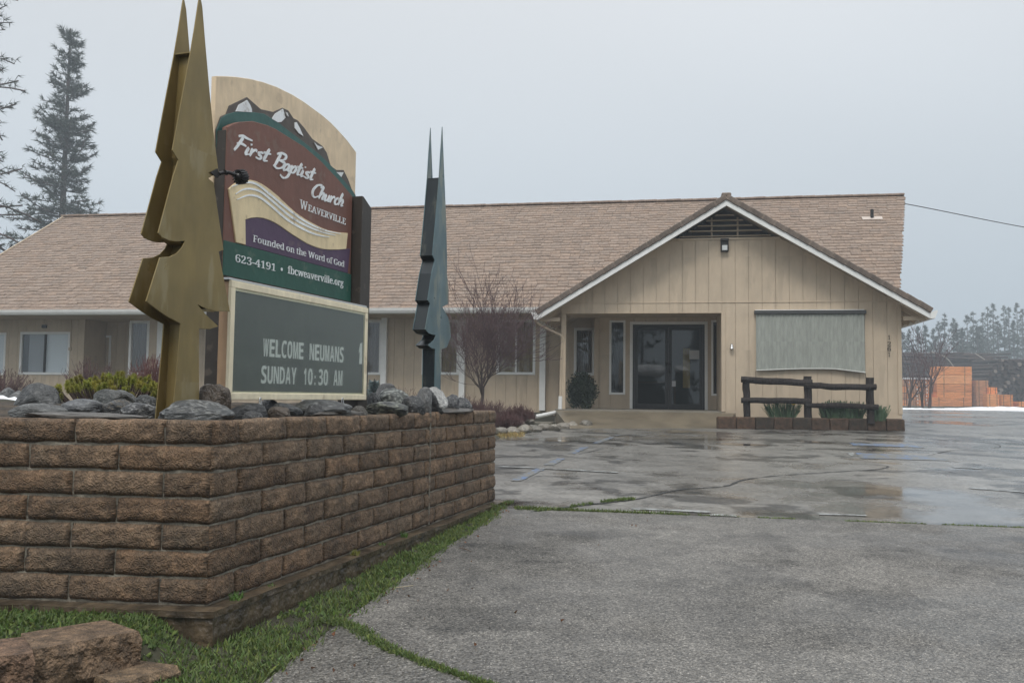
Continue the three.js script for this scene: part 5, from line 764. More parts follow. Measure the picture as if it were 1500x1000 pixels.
{
  const grassM = leafMat(.115, .175, .04, .3), spots = [];
  const wallDir = PB.clone().sub(PA).normalize(), wn = V(-wallDir.z, 0, wallDir.x);   // toward the driveway
  if (wn.x < 0) wn.negate();
  // strip between footing and driveway
  for (let k = 0; k < 11500; k++) {
    const t = rr(-.15, 4.15), p = PA.clone().addScaledVector(wallDir, t), xw = p.x + .075, d = -p.z, xd = pl(driveEdge, d) + .03; const x = lerp(xw, Math.max(xd, xw + .05), Math.pow(rnd(), .9)) + rr(-.01, .03) * (f3(d * 6, 0, 1, 2, 3) - .2) * 2.5; const patch = f3(x * 7, 0, d * 7, 3, 71); if (patch < .45 && rnd() < .85) continue;
    spots.push([x, groundY(x, d) + .002, -d, rr(.015, .05) * (1 - t * .04), rr(.004, .009), .9, rnd() < .06 ? 1 : 0]);
  }
  // bank in front of the left face and below the retaining blocks
  for (let k = 0; k < 22000; k++) { const x = rr(-2.6, -.6), d = rr(2.2, 3.74); const xd = pl(driveEdge, d); if (x > xd + .02) continue; if (x < -1.33 && d < 3.26 - (-1.372 - x) * .95 + .2) continue; const wl = lerp(3.75, 3.84, (-1.255 - x) / .95) - .08; if (d > wl && x < -1.2) continue; const patch = f3(x * 6, 0, d * 6, 3, 73); if (patch < .36 && rnd() < .8) continue; spots.push([x, groundY(x, d) + .002, -d, rr(.015, .045), rr(.005, .011), 1.0, rnd() < .04 ? 1 : 0]); }
  // grassy crack in the driveway
  const cr = [[478, 912], [515, 922], [560, 950], [620, 975], [690, 1000], [740, 1018]].map(([u, v]) => onLot(u, v)), cv = new THREE.CatmullRomCurve3(cr);
  for (let k = 0; k < 4200; k++) { const t = rnd(), p = cv.getPoint(t), w = lerp(.055, .018, t) * (.5 + f3(t * 20, 1, 1, 2, 5)); const x = p.x + (rnd() + rnd() - 1) * w, z = p.z + (rnd() + rnd() - 1) * w; spots.push([x, lotY(-z) + .012, z, rr(.008, .026), rr(.004, .008), 1.1, rnd() < .05 ? 1 : 0]); }
  // joint between driveway and lot, tapering off to the right
  for (let k = 0; k < 6000; k++) { const x = -.15 + Math.pow(rnd(), 1.9) * 5.2, s = seam(x), w = (.11 * Math.exp(-(x + .1) * 2.6) + .014 + .02 * sst(.6, .75, f3(x * 4, 2, 2, 2, 9))); if (f3(x * 5, 7, 1, 2, 12) < lerp(.3, .5, clamp(x / 3))) continue; const d = s + (rnd() + rnd() - 1) * w; spots.push([x, lotY(d) + .008, -d, rr(.012, .04) * (x < 1.5 ? 1 : .55), rr(.005, .01), 1.0, rnd() < .15 ? 1 : 0]); }
  // first stretch of the lot crack
  const c2 = new THREE.CatmullRomCurve3([[778, 752], [850, 742], [895, 736], [930, 733]].map(([u, v]) => onLot(u, v))); for (let k = 0; k < 1600; k++) { const t = rnd(), p = c2.getPoint(t); if (f3(t * 14, 3, 3, 2, 8) < .4) continue; spots.push([p.x + rr(-.02, .02), lotY(-p.z) + .008, p.z + rr(-.025, .025), rr(.015, .04), rr(.006, .012), 1, 0]); }
  blades('grass', 'short wet green grass along footing, joints and bank', spots, grassM, 'grass');
  // clover-like tufts with broader leaves, brighter
  const lw = []; for (let k = 0; k < 5200; k++) { const t = rr(-.15, 4.1), p = PA.clone().addScaledVector(wallDir, t), d = -p.z, x = lerp(p.x + .08, Math.max(pl(driveEdge, d), p.x + .12), rnd()); if (f3(x * 5, 0, d * 5, 3, 75) < .5) continue; lw.push([x, groundY(x, d) + .004, -d, rr(.012, .03), rr(.009, .017), 1.2]); }
  for (let k = 0; k < 5000; k++) { const x = rr(-1.45, -.85), d = rr(2.5, 3.3); if (x > pl(driveEdge, d) || f3(x * 5, 0, d * 5, 3, 79) < .47) continue; lw.push([x, groundY(x, d) + .004, -d, rr(.012, .03), rr(.008, .017), 1.2]); }
  for (let k = 0; k < 2600; k++) { const x = rr(-2.3, -1.35), d = rr(3.3, 3.72); if (f3(x * 5, 0, d * 5, 3, 77) < .45) continue; lw.push([x, groundY(x, d) + .004, -d, rr(.012, .03), rr(.01, .018), 1.2]); }
  blades('clover', 'broad leaved clover and moss among the wet grass', lw, leafMat(.10, .165, .028, .3), 'clover');
  // weeds rooted on the footing ledge
  [[345, 878, 16, 10], [395, 862, 4, 5], [520, 808, 14, 9], [592, 775, 12, 10], [560, 790, 6, 5]].forEach(([u, v, n, h], i) => { const wp = PA.clone().addScaledVector(wn, .03), p = onPlane(u, v, V(wp.x, 0, wp.z), wn); const sp = []; for (let k = 0; k < n * 5; k++) sp.push([p.x + rr(-.02, .02), WALL_B - .004, p.z + rr(-.035, .035), rr(.4, 1) * h * .0042, rr(.004, .009), .9]); const g = new THREE.BufferGeometry(); const arr = []; sp.forEach(([x, y, z, hh, w]) => { const a = rnd() * 6.28, l = rr(.2, .9) * hh; arr.push(x - Math.cos(a) * w / 2, y, z - Math.sin(a) * w / 2, x + Math.cos(a) * w / 2, y, z + Math.sin(a) * w / 2, x - Math.sin(a) * l, y + hh, z + Math.cos(a) * l); }); g.setAttribute('position', new THREE.Float32BufferAttribute(arr, 3)); g.computeVertexNormals(); const T = thing('weed', ['bright green weed on the footing near the planter corner', 'sparse grass blades on the footing ledge beside the corner weed', 'yellowish weed tuft midway along the footing ledge', 'leafy weed against the blocks near the white streak', 'tiny weed between two tufts on the footing ledge'][i], 'weed'); mesh('leaves', g, leafMat(i === 2 ? .2 : .1, .2, .03, .3), T); });
  // straw coloured dead grass by the bed edging
  const st = []; for (let k = 0; k < 2600; k++) { const p = onLot(rr(731, 768), rr(626, 641)); if (rnd() < sst(745, 785, 750 + p.x * 60)) continue; st.push([p.x, lotY(-p.z), p.z, rr(.03, .1), rr(.006, .012), 1.2]); }
  blades('dead_grass', 'straw coloured dead grass before the bed edging stones', st, leafMat(.34, .26, .10, .2), 'dead grass');
  // fallen needles and leaves
  const lf = []; for (let k = 0; k < 90; k++) { const t = rr(-.6, 4), p = PA.clone().addScaledVector(wallDir, t), d = -p.z, x = pl(driveEdge, d) + Math.abs(rr(-.02, .12)) + (rnd() < .15 ? rr(0, 1.2) : 0); lf.push([x, lotY(d) + .016, -d, rr(.008, .02), rr(.008, .016), 1.6]); }
  blades('leaf_litter', 'scattered brown leaf scraps along the driveway edge', lf, std({ color: C(.16, .075, .035), roughness: .8, side: THREE.DoubleSide }), 'leaf litter');
  // twigs on the asphalt
  [[575, 866, 605, 862, .11], [672, 806, 690, 812, .1]].forEach(([u, v, u2, v2], i) => { const a = onLot(u, v), b = onLot(u2, v2); a.y = lotY(-a.z) + .017; b.y = lotY(-b.z) + .017; const T = thing('twig', ['pale dry straw stem on the asphalt beside the grass', 'thin brown twig at the driveway edge'][i], 'twig'); mesh('stem', tube([a, a.clone().lerp(b, .5).add(V(.01, .003, .01)), b], .0022, 5), std({ color: i ? C(.1, .06, .04) : C(.35, .3, .2), roughness: .8 }), T); });
}
// ---------------------------------------------------------------- bare trees and shrubs
function limbs(o) { // recursive branching; returns trunk and twig geometries
  const big = [], fine = []; const seg = (a, b, r0, r1, n) => { const d = b.clone().sub(a), h = d.length(); const g = new THREE.CylinderGeometry(r1, r0, h, n, 1, true); g.translate(0, h / 2, 0); g.applyQuaternion(new THREE.Quaternion().setFromUnitVectors(V(0, 1, 0), d.normalize())); g.translate(a.x, a.y, a.z); return g; };
  const grow = (p, d, len, r, lv) => {
    const n = lv === 0 ? 4 : 3; let q = p.clone(), dd = d.clone(), rad = r; const kids = [];
    for (let i = 0; i < n; i++) { dd.add(V(rr(-1, 1), rr(-.6, 1) * .7, rr(-1, 1)).multiplyScalar(o.wob)).normalize(); dd.y += o.up * (lv ? 1 : .3); dd.normalize(); const e = q.clone().addScaledVector(dd, len / n), r2 = Math.max(o.minR, rad * (lv === 0 ? .86 : .78)); (rad > o.minR * 2.2 ? big : fine).push(seg(q, e, rad, r2, rad > o.minR * 2.2 ? 7 : 3)); q = e; rad = r2; kids.push([q.clone(), dd.clone(), rad]); }
    if (lv >= o.levels) return;
    const nb = o.nb[lv]; for (let k = 0; k < nb; k++) { const j = lv === 0 ? Math.max(o.low ?? 1, Math.floor(rr(o.low ?? 1, n))) : Math.floor(rr(0, n)); const [bp, bd, br] = kids[Math.min(j, n - 1)]; const ang = rr(o.sp[0], o.sp[1]), az = k / nb * 6.283 + rr(-.6, .6), side = V(Math.cos(az), 0, Math.sin(az)); side.addScaledVector(bd, -side.dot(bd)).normalize(); const nd = bd.clone().multiplyScalar(Math.cos(ang)).addScaledVector(side, Math.sin(ang)).normalize(); grow(bp, nd, len * rr(o.k[0], o.k[1]), Math.max(o.minR, br * .68), lv + 1); }
  };
  grow(V(0, 0, 0), V(o.lean ?? 0, 1, 0).normalize(), o.len, o.r, 0); return [merge(big.length ? big : [fine[0]]), merge(fine)];
}
function bareTree(name, label, cat, p, o, group) { const T = thing(name, label, cat, p, 0, group); const [a, b] = limbs(o); a.computeBoundingBox(); mesh('trunk', a, o.bark ?? M.bark, T); mesh('twigs', b, o.twig ?? M.twig, T); if (o.height) { const bb = new THREE.Box3().setFromObject(T), s = o.height / (bb.max.y - T.position.y); T.scale.set(o.width ? o.width / (bb.max.x - bb.min.x) : s, s, o.width ? o.width / (bb.max.z - bb.min.z) : s); } return T; }
function bush(name, label, p, n, h, spread, mat, r = .004, group) { // stems rising from one crown
  const T = thing(name, label, 'shrub', p, 0, group), gs = []; for (let k = 0; k < n; k++) { const a = rnd() * 6.283, s = Math.sqrt(rnd()) * spread, hh = h * rr(.55, 1) * (1 - .35 * (s / spread) ** 2); const b = V(Math.cos(a) * s * .3, 0, Math.sin(a) * s * .3), t = V(Math.cos(a) * s, hh, Math.sin(a) * s), m = b.clone().lerp(t, .5).add(V(rr(-.03, .03), .04, rr(-.03, .03))); gs.push(tube([b, m, t], r * rr(.6, 1.2), 3, 4)); for (let j = 0; j < 4; j++) { const q = m.clone().lerp(t, rnd()); gs.push(tube([q, q.clone().add(V(rr(-.07, .07), rr(.03, .12), rr(-.07, .07)))], r * .6, 3, 1)); } }
  mesh('stems', gs, mat, T); return T;
}
{
  const g = (u, d) => { const p = at(u, 560, d); return [p.x, groundY(p.x, d) - .02, p.z]; };
  const t0 = g(705, 20.6); const top = at(705, 362, 20.6).y;
  bareTree('bare_tree', 'small bare purple brown tree growing before the church windows', 'tree', t0, { levels: 5, len: 1.15, r: .085, minR: .0058, nb: [7, 5, 4, 3, 3], k: [.72, 1.0], sp: [.4, .9], wob: .12, up: .12, low: 2, height: top - t0[1], width: 225 / F * 20.6 });
  const bur = std({ color: C(.10, .045, .04), roughness: .85 }), pur = std({ color: C(.12, .065, .06), roughness: .85 }), red = std({ color: C(.145, .055, .045), roughness: .8 });
  bush('shrub', 'dense burgundy shrub left of the white pilaster and drain', g(762, 18.9), 380, .46, .36, bur, .004); bush('shrub', 'loose twiggy brown shrub under the small bare tree', g(718, 18.8), 220, .6, .5, pur, .004); bush('shrub', 'twiggy purple shrub right of the teal metal tree', g(685, 18.4), 240, .65, .55, bur, .004); bush('shrub', 'upright twiggy shrub left of the teal metal tree', g(592, 18.5), 130, .9, .5, pur, .004); bush('shrub', 'thin upright twigs beside the church sign post', g(575, 19), 60, .7, .35, pur, .004); bush('shrub', 'dark low shrub by the edging stones', g(742, 17.6), 200, .35, .4, bur, .004);
  bush('shrub', 'leafless shrub under the corner of the sliding window', g(12, 19), 120, .85, .5, pur, .005); bush('shrub', 'fan shaped leafless shrub before the recessed door', g(132, 17.5), 130, 1.0, .55, pur, .005); bush('shrub', 'reddish twiggy shrub behind the gold metal tree', g(222, 15.5), 170, .95, .42, red, .005); bush('shrub', 'grey brown leafless shrub at the end of the bed', g(-10, 18.2), 90, .7, .4, pur, .005);
  // dark evergreen by the porch
  const leafy = (name, label, p, rx, ry, n, col, sz) => { const T = thing(name, label, 'shrub', p), a = [], c = []; for (let k = 0; k < n; k++) { const th = rnd() * 6.283, ph = Math.acos(rr(-.9, 1)), r = Math.pow(rnd(), .4) * (.55 + .8 * f3(Math.cos(th) * 3 + 5, ph * 3, Math.sin(th) * 3 + 5, 3, 5)), x = Math.cos(th) * Math.sin(ph) * r * rx, z = Math.sin(th) * Math.sin(ph) * r * rx, y = ry * (1 + Math.cos(ph) * r), d = V(rr(-1, 1), rr(-.4, 1), rr(-1, 1)).normalize(), s = V(rr(-1, 1), rr(-1, 1), rr(-1, 1)).cross(d).normalize(); const o = V(x, y, z), e = o.clone().addScaledVector(d, sz), l = o.clone().addScaledVector(d, sz * .5).addScaledVector(s, sz * .25), m = o.clone().addScaledVector(d, sz * .5).addScaledVector(s, -sz * .25); for (const q of [o, l, e, o, e, m]) { a.push(q.x, q.y, q.z); } const kk = rr(.5, 1.4); for (let i = 0; i < 6; i++) c.push(kk, kk, kk * rr(.8, 1)); } const gg = new THREE.BufferGeometry(); gg.setAttribute('position', new THREE.Float32BufferAttribute(a, 3)); gg.setAttribute('color', new THREE.Float32BufferAttribute(c, 3)); gg.computeVertexNormals(); const mt = leafMat(...col, .2); mt.vertexColors = true; mesh('foliage', gg, mt, T); mesh('stem', [tube([V(0, 0, 0), V(.02, ry * .6, 0), V(0, ry * 1.2, .02)], .025, 6)], M.bark, T); return T; };
  const pb = W3(L(853, 570, -1.2)[0], FLOOR - .08, -1.2); leafy('evergreen_shrub', 'dark evergreen shrub behind the porch post', pb.toArray(), .38, .50, 4600, [.028, .045, .022], .07);
  const sp = g(548, 15); { const T = thing('young_spruce', 'young blue grey spruce beside the church sign', 'spruce', sp), gs = []; for (let k = 0; k < 700; k++) { const t = rnd(), y = .1 + t * .75, r = (1 - t) * .28 + .03, a = rnd() * 6.283, l = rr(.4, 1) * r; gs.push(tube([V(Math.cos(a) * l * .6, y, Math.sin(a) * l * .6), V(Math.cos(a) * (l + .06), y + rr(-.01, .05), Math.sin(a) * (l + .06))], .008, 3, 1)); } mesh('foliage', gs, leafMat(.12, .17, .17, .2), T); mesh('trunk', new THREE.CylinderGeometry(.01, .025, .9, 8).translate(0, .45, 0), M.bark, T); }
  // dwarf mountain pine in the planter: bottle brush tufts
  { const c = at(163, 588, 5.5), T = thing('dwarf_pine', 'yellow green dwarf mountain pine behind the boulders', 'pine shrub', [c.x, SOIL, c.z]), a = [], col = [], br = [];
    for (let gx = -7; gx <= 8; gx++) for (let gz = -5; gz <= 4; gz++) { const x = gx * .052 + rr(-.016, .016), z = gz * .05 + rr(-.016, .016), e = 1 - ((x - .02) / .44) ** 2 - ((z + .02) / .30) ** 2; if (e < .02) continue; const y = .03 + .185 * Math.sqrt(e) * rr(.78, 1.12), o = V(x, y, z), dr = V(x * .8 + rr(-.25, .25), 1, z * .8 + rr(-.2, .3)).normalize(), R = rr(.019, .027), tone = rr(.7, 1.2), yel = rnd();
      br.push(tube([V(x * .5, .0, z * .5), V(x * .85, y * .6, z * .85), o], .005, 4, 4));
      for (let j = 0; j < 300; j++) { const t = rnd(), q = o.clone().addScaledVector(dr, (t - .35) * .035), nd = V(rr(-1, 1), rr(-1, 1), rr(-1, 1)).normalize().addScaledVector(dr, .55).normalize(), e2 = q.clone().addScaledVector(nd, R * rr(.75, 1.1)), sd = V(rnd() - .5, rnd() - .5, rnd() - .5).cross(nd).normalize().multiplyScalar(.0017); a.push(q.x - sd.x, q.y - sd.y, q.z - sd.z, q.x + sd.x, q.y + sd.y, q.z + sd.z, e2.x, e2.y, e2.z); const kc = tone * rr(.75, 1.2); for (let i = 0; i < 3; i++) col.push(kc * lerp(.82, 1.06, yel), kc, kc * lerp(.6, 1, yel)); } }
    const gg = new THREE.BufferGeometry(); gg.setAttribute('position', new THREE.Float32BufferAttribute(a, 3)); gg.setAttribute('color', new THREE.Float32BufferAttribute(col, 3)); gg.computeVertexNormals(); const mt = leafMat(.38, .36, .06, .35); mt.vertexColors = true; mesh('foliage', gg, mt, T); mesh('branches', br, M.bark, T); }
}
// ---------------------------------------------------------------- flower bed, log fence
{
  // split block edging
  const y0 = .388, a = onLot(1052, 628.5), b = onLot(1327, 632), dx = b.clone().sub(a), LEN = dx.length(), ang = Math.atan2(-dx.z, dx.x); const T = thing('flower_bed_edging', 'row of dark rough blocks edging the flower bed', 'block edging', [a.x, lotY(-(a.z + b.z) / 2) - .02, a.z], ang), H = .27;
  const eM = std({ vertexColors: true, map: M.block.map, roughness: .8, bumpMap: M.block.bumpMap, bumpScale: .02 });
  for (let k = 0; k < 10; k++) { const x = k * LEN / 10, g = new RoundedBoxGeometry(LEN / 10 - .012, H, .2, 3, .03), p = g.attributes.position; for (let i = 0; i < p.count; i++) { const q = (f3(p.getX(i) * 14 + k * 5, p.getY(i) * 14, p.getZ(i) * 14, 3, 51) - .5) * .05; p.setXYZ(i, p.getX(i) + q * .5, p.getY(i) + q * .5, p.getZ(i) + q); } g.computeVertexNormals(); const t = rnd(), m = mesh('block', paint(boxUV(g), t > .6 ? [.34, .255, .21] : t > .3 ? [.27, .21, .18] : [.17, .15, .135]), eM, T, true); m.position.set(x + LEN / 20, H / 2 + .02, -.1); }
  const top = lotY(-(a.z + b.z) / 2) + H - .05; const c = [a.clone().addScaledVector(FN, -.15), b.clone().addScaledVector(FN, -.15), W3(XR + .05, 0, .01), W3(XO + .02, 0, .01)]; struct('flower_bed', poly3(c.map(p => [p.x, top, p.z]), [[0, 1, 2, 3]]), M.mulch, 'dark soil of the narrow flower bed', 'flower bed');
  // fence, local frame of the church, at the bed's mid depth
  const ZFn = .85, fn = thing('log_fence', 'rustic dark log fence with three posts in the flower bed', 'fence', [FO.x, 0, FO.z], -YAW), wm = std({ map: tex(256, (x, y) => { const k = .135 + (fbm(x, y * .12, 40, 4, 421) - .5) * .17; return [k * 1.15, k * .92, k * .80]; }, .7), roughness: .8, bumpMap: tex(256, (x, y) => fbm(x, y * .12, 40, 4, 421), .7, false), bumpScale: .02 });
  const logBar = (p, q, r) => { const n = 14, rad = 9, v = [], f = [], d = q.clone().sub(p), up = Math.abs(d.y) > Math.abs(d.x) ? V(1, 0, 0) : V(0, 1, 0), s = d.clone().cross(up).normalize(), t = s.clone().cross(d).normalize(); const sd = rnd() * 90; for (let i = 0; i <= n; i++) { const c = p.clone().lerp(q, i / n).addScaledVector(t, (f3(i * .35, sd, 1, 2, 3) - .5) * r * .5); for (let k = 0; k < rad; k++) { const a = k / rad * 6.283, rr2 = r * (.86 + .38 * (f3(Math.cos(a) * 1.5 + sd, i * .3, Math.sin(a) * 1.5, 2, 7) - .4)); const o = c.clone().addScaledVector(s, Math.cos(a) * rr2).addScaledVector(t, Math.sin(a) * rr2); v.push([o.x, o.y, o.z]); } if (i) for (let k = 0; k < rad; k++) { const k2 = (k + 1) % rad; f.push([(i - 1) * rad + k, (i - 1) * rad + k2, i * rad + k2, i * rad + k]); } } f.push([...Array(rad).keys()].reverse(), [...Array(rad).keys()].map(k => n * rad + k)); return poly3(v, f); };
  const P = (u, v, z = ZFn) => { const p = L(u, v, z); return V(p[0], p[1], z); };
  for (const [u, v] of [[1094, 552], [1183.5, 551], [1275, 553]]) { const t = P(u, v), q = t.clone(); q.y = top - .05; mesh('post', logBar(q, t, .092), wm, fn); }
  for (const [u0, v0, u1, v1, r, z] of [[1086, 555, 1190, 561, .085, .92], [1086, 586, 1188, 587.5, .072, .92], [1180, 565, 1284, 567, .078, .93], [1180, 593, 1287, 595.5, .065, .93]]) mesh('rail', logBar(P(u0, v0, z), P(u1, v1, z), r), wm, fn);
  // daffodil clumps
  const dl = leafMat(.075, .135, .065, .25), dl2 = std({ color: C(.75, .52, .03), roughness: .6, side: THREE.DoubleSide });
  [[1146, 22, .36, 'daffodil clump with a yellow bloom between two fence posts', 1], [1217, 13, .3, 'daffodil leaves just right of the middle fence post'], [1222, 14, .34, 'tall daffodil leaves right of the middle fence post'], [1249, 16, .32, 'daffodil clump left of the end fence post'], [1286, 11, .27, 'daffodil clump right of the end fence post']].forEach(([u, w, h, lab, fl]) => {
    const z = .75, p = L(u, 605, z), o = W3(p[0], top, z), D = thing('daffodil_clump', lab, 'daffodils', o.toArray()), sp = w / F * 20, a = []; for (let k = 0; k < 280; k++) { const x = rr(-sp, sp) * .72, zz = rr(-.12, .12), hh = h * rr(.45, 1.3), an = rnd() * 3.14, lx = x * .7 + rr(-.09, .09), wd = .012; const c = Math.cos(an) * wd, s = Math.sin(an) * wd; a.push(x - c, 0, zz - s, x + c, 0, zz + s, x + lx + c, hh, zz + rr(-.04, .04) + s, x - c, 0, zz - s, x + lx + c, hh, zz + s, x + lx - c * .3, hh * 1.03, zz - s); } const g = new THREE.BufferGeometry(); g.setAttribute('position', new THREE.Float32BufferAttribute(a, 3)); g.computeVertexNormals(); mesh('leaves', g, dl, D);
    if (fl) for (const [x, y] of [[.21, .36], [.05, .33]]) { if (x < .1) continue; const gs = []; for (let k = 0; k < 6; k++) gs.push(new THREE.CircleGeometry(.022, 6).scale(.6, 1, 1).translate(0, .028, 0).rotateZ(k * Math.PI / 3)); gs.push(new THREE.CylinderGeometry(.02, .012, .035, 10, 1, true).rotateX(Math.PI / 2).translate(0, 0, .02)); mesh('flower', merge(gs).translate(x, y, .14), dl2, D); mesh('stalk', [tube([V(x - .03, 0, .1), V(x, y, .135)], .005, 5)], dl, D); }
  });
}
// ---------------------------------------------------------------- snow
{
  // patch on the bank left of the planter
  const pts = [[-14, 6.6], [-5.2, 6.4], [-4.9, 8.5], [-6.3, 11.2], [-7.3, 13.2], [-8.2, 14.6], [-14, 15.2]]; const n = 40, v = [], f = []; const inside = (x, d) => { let c = false; for (let i = 0, j = pts.length - 1; i < pts.length; j = i++) { const [a, b] = pts[i], [p, q] = pts[j]; if ((b > d) !== (q > d) && x < (p - a) * (d - b) / (q - b) + a) c = !c; } return c; };
  const nx = 70, nd = 44; for (let j = 0; j <= nd; j++) for (let i = 0; i <= nx; i++) { const x = lerp(-14, -3.6, i / nx), d = lerp(6, 15.5, j / nd), e = f3(x * 1.6, 0, d * 1.6, 3, 91) - .5; let s = 0; for (const [p, q] of [[0, 0], [.2, 0], [-.2, 0], [0, .2], [0, -.2]]) s += inside(x + e * 1.2 + p, d + e * .8 + q) ? .2 : 0; v.push([x, groundY(x, d) - .05 + s * (.10 + .06 * f3(x * 2, 1, d * 2, 3, 92)), -d]); if (i && j) f.push([(j - 1) * (nx + 1) + i - 1, (j - 1) * (nx + 1) + i, j * (nx + 1) + i, j * (nx + 1) + i - 1]); }
  const g = new THREE.BufferGeometry(), pos = [], id = []; v.forEach(p => pos.push(...p)); f.forEach(q => id.push(q[0], q[1], q[2], q[0], q[2], q[3])); g.setAttribute('position', new THREE.Float32BufferAttribute(pos, 3)); g.setIndex(id); g.computeVertexNormals(); struct('snow_patch', g, M.snow, 'patch of old snow on the bank behind the planter', 'snow');
  // ploughed ridge at the back of the lot
  const RB = (x, d, k) => f3(x * .6, k, d, 4, 95); const v2 = [], f2 = []; const prof = [[-1.2, -.05], [-.8, .16], [-.35, .32], [.1, .36], [.5, .3], [.9, .16], [1.3, -.05]]; let c = 0; for (let x = 18; x < 70; x += .35, c++) { prof.forEach(([o, h], k) => { const d = 58.5 + o + (RB(x, 3, k) - .5) * 1.1; v2.push([x, lotY(58) + h * (-.12 + 1.2 * RB(x, 9, 1) * (.4 + .9 * RB(x * .35, 4, 2))) + (RB(x * 4, 1, k) - .5) * .08, -d]); }); if (c) for (let k = 0; k < prof.length - 1; k++) { const a = (c - 1) * prof.length + k, b = c * prof.length + k; f2.push([a, b, b + 1, a + 1]); } }
  const T = thing('snow_bank', 'low ploughed ridge of snow in front of the lumber yard', 'snow bank'); const g2 = new THREE.BufferGeometry(), p2 = [], i2 = []; v2.forEach(p => p2.push(...p)); f2.forEach(q => i2.push(q[0], q[1], q[2], q[0], q[2], q[3])); g2.setAttribute('position', new THREE.Float32BufferAttribute(p2, 3)); g2.setIndex(i2); g2.computeVertexNormals(); mesh('snow', g2, M.snow, T);
}
// ---------------------------------------------------------------- conifers
const needle = (r, g, b) => { const m = leafMat(r, g, b, .15); m.vertexColors = true; return m; };
function conifer(name, label, p, H, o, group) {
  const T = thing(name, label, 'conifer', p, rnd() * 6, group), wood = [], a = [], col = []; const lean = rr(-.01, .01);
  wood.push(new THREE.CylinderGeometry(H * .002, o.tr ?? H * .013, H, 9, 1).translate(0, H / 2, 0));
  const spray = (q, dr, len, n, wd) => { for (let j = 0; j < n; j++) { const nd = dr.clone().multiplyScalar(.6).add(V(rr(-1, 1), rr(-.7, .9), rr(-1, 1)).multiplyScalar(.75)).normalize(), s = V(rr(-1, 1), rr(-1, 1), rr(-1, 1)).cross(nd).normalize().multiplyScalar(wd), e = q.clone().addScaledVector(nd, len * rr(.6, 1.2)); a.push(q.x - s.x, q.y - s.y, q.z - s.z, q.x + s.x, q.y + s.y, q.z + s.z, e.x, e.y, e.z); const k = rr(.6, 1.35); for (let i = 0; i < 3; i++) col.push(k, k, k * rr(.85, 1.05)); } };
  for (let b = 0; b < o.nb; b++) {
    const t = Math.pow(rr(0, 1), o.pow ?? .8), y = H * lerp(o.base, .985, t), R = o.R * H * (o.shape ? o.shape(t) : (1 - t) ** .8 + .05) * rr(.55, 1.15), az = rnd() * 6.283, droop = o.droop ?? .05, dirn = V(Math.cos(az), lerp(-.15, .5, t), Math.sin(az)).normalize();
    const p0 = V(0, y, 0), p1 = p0.clone().addScaledVector(dirn, R * .55), p2 = p0.clone().addScaledVector(dirn, R).add(V(rr(-.1, .1) * R, (rr(-.1, .28) - droop) * R, rr(-.1, .1) * R));
    const br = Math.max(.006, R * .014); if (o.wood) wood.push(tube([p0, p1, p2], br, 4, 4));
    const n = Math.max(3, Math.round(R * o.den)); for (let k = 0; k < n; k++) { const s = lerp(o.in ?? .3, 1, (k + rnd()) / n), q = s < .55 ? p0.clone().lerp(p1, s / .55) : p1.clone().lerp(p2, (s - .55) / .45), side = V(-dirn.z, 0, dirn.x).multiplyScalar(rr(-1, 1) * R * .24 * (1.1 - s * .6)), e = q.clone().add(side).add(V(0, rr(-.02, .10) * R, 0)); if (o.wood && rnd() < .6) wood.push(tube([q, e], br * .5, 3, 1)); spray(e, e.clone().sub(p0).setY(rr(-.02, .3)).normalize(), o.len, o.n, o.wd); }
  }
  spray(V(0, H * .985, 0), V(0, 1, 0), o.len, o.n * 2, o.wd);
  const g = new THREE.BufferGeometry(); g.setAttribute('position', new THREE.Float32BufferAttribute(a, 3)); g.setAttribute('color', new THREE.Float32BufferAttribute(col, 3)); g.computeVertexNormals(); mesh('trunk', wood, o.bark ?? M.bark, T); mesh('crown', g, o.mat, T); return T;
}
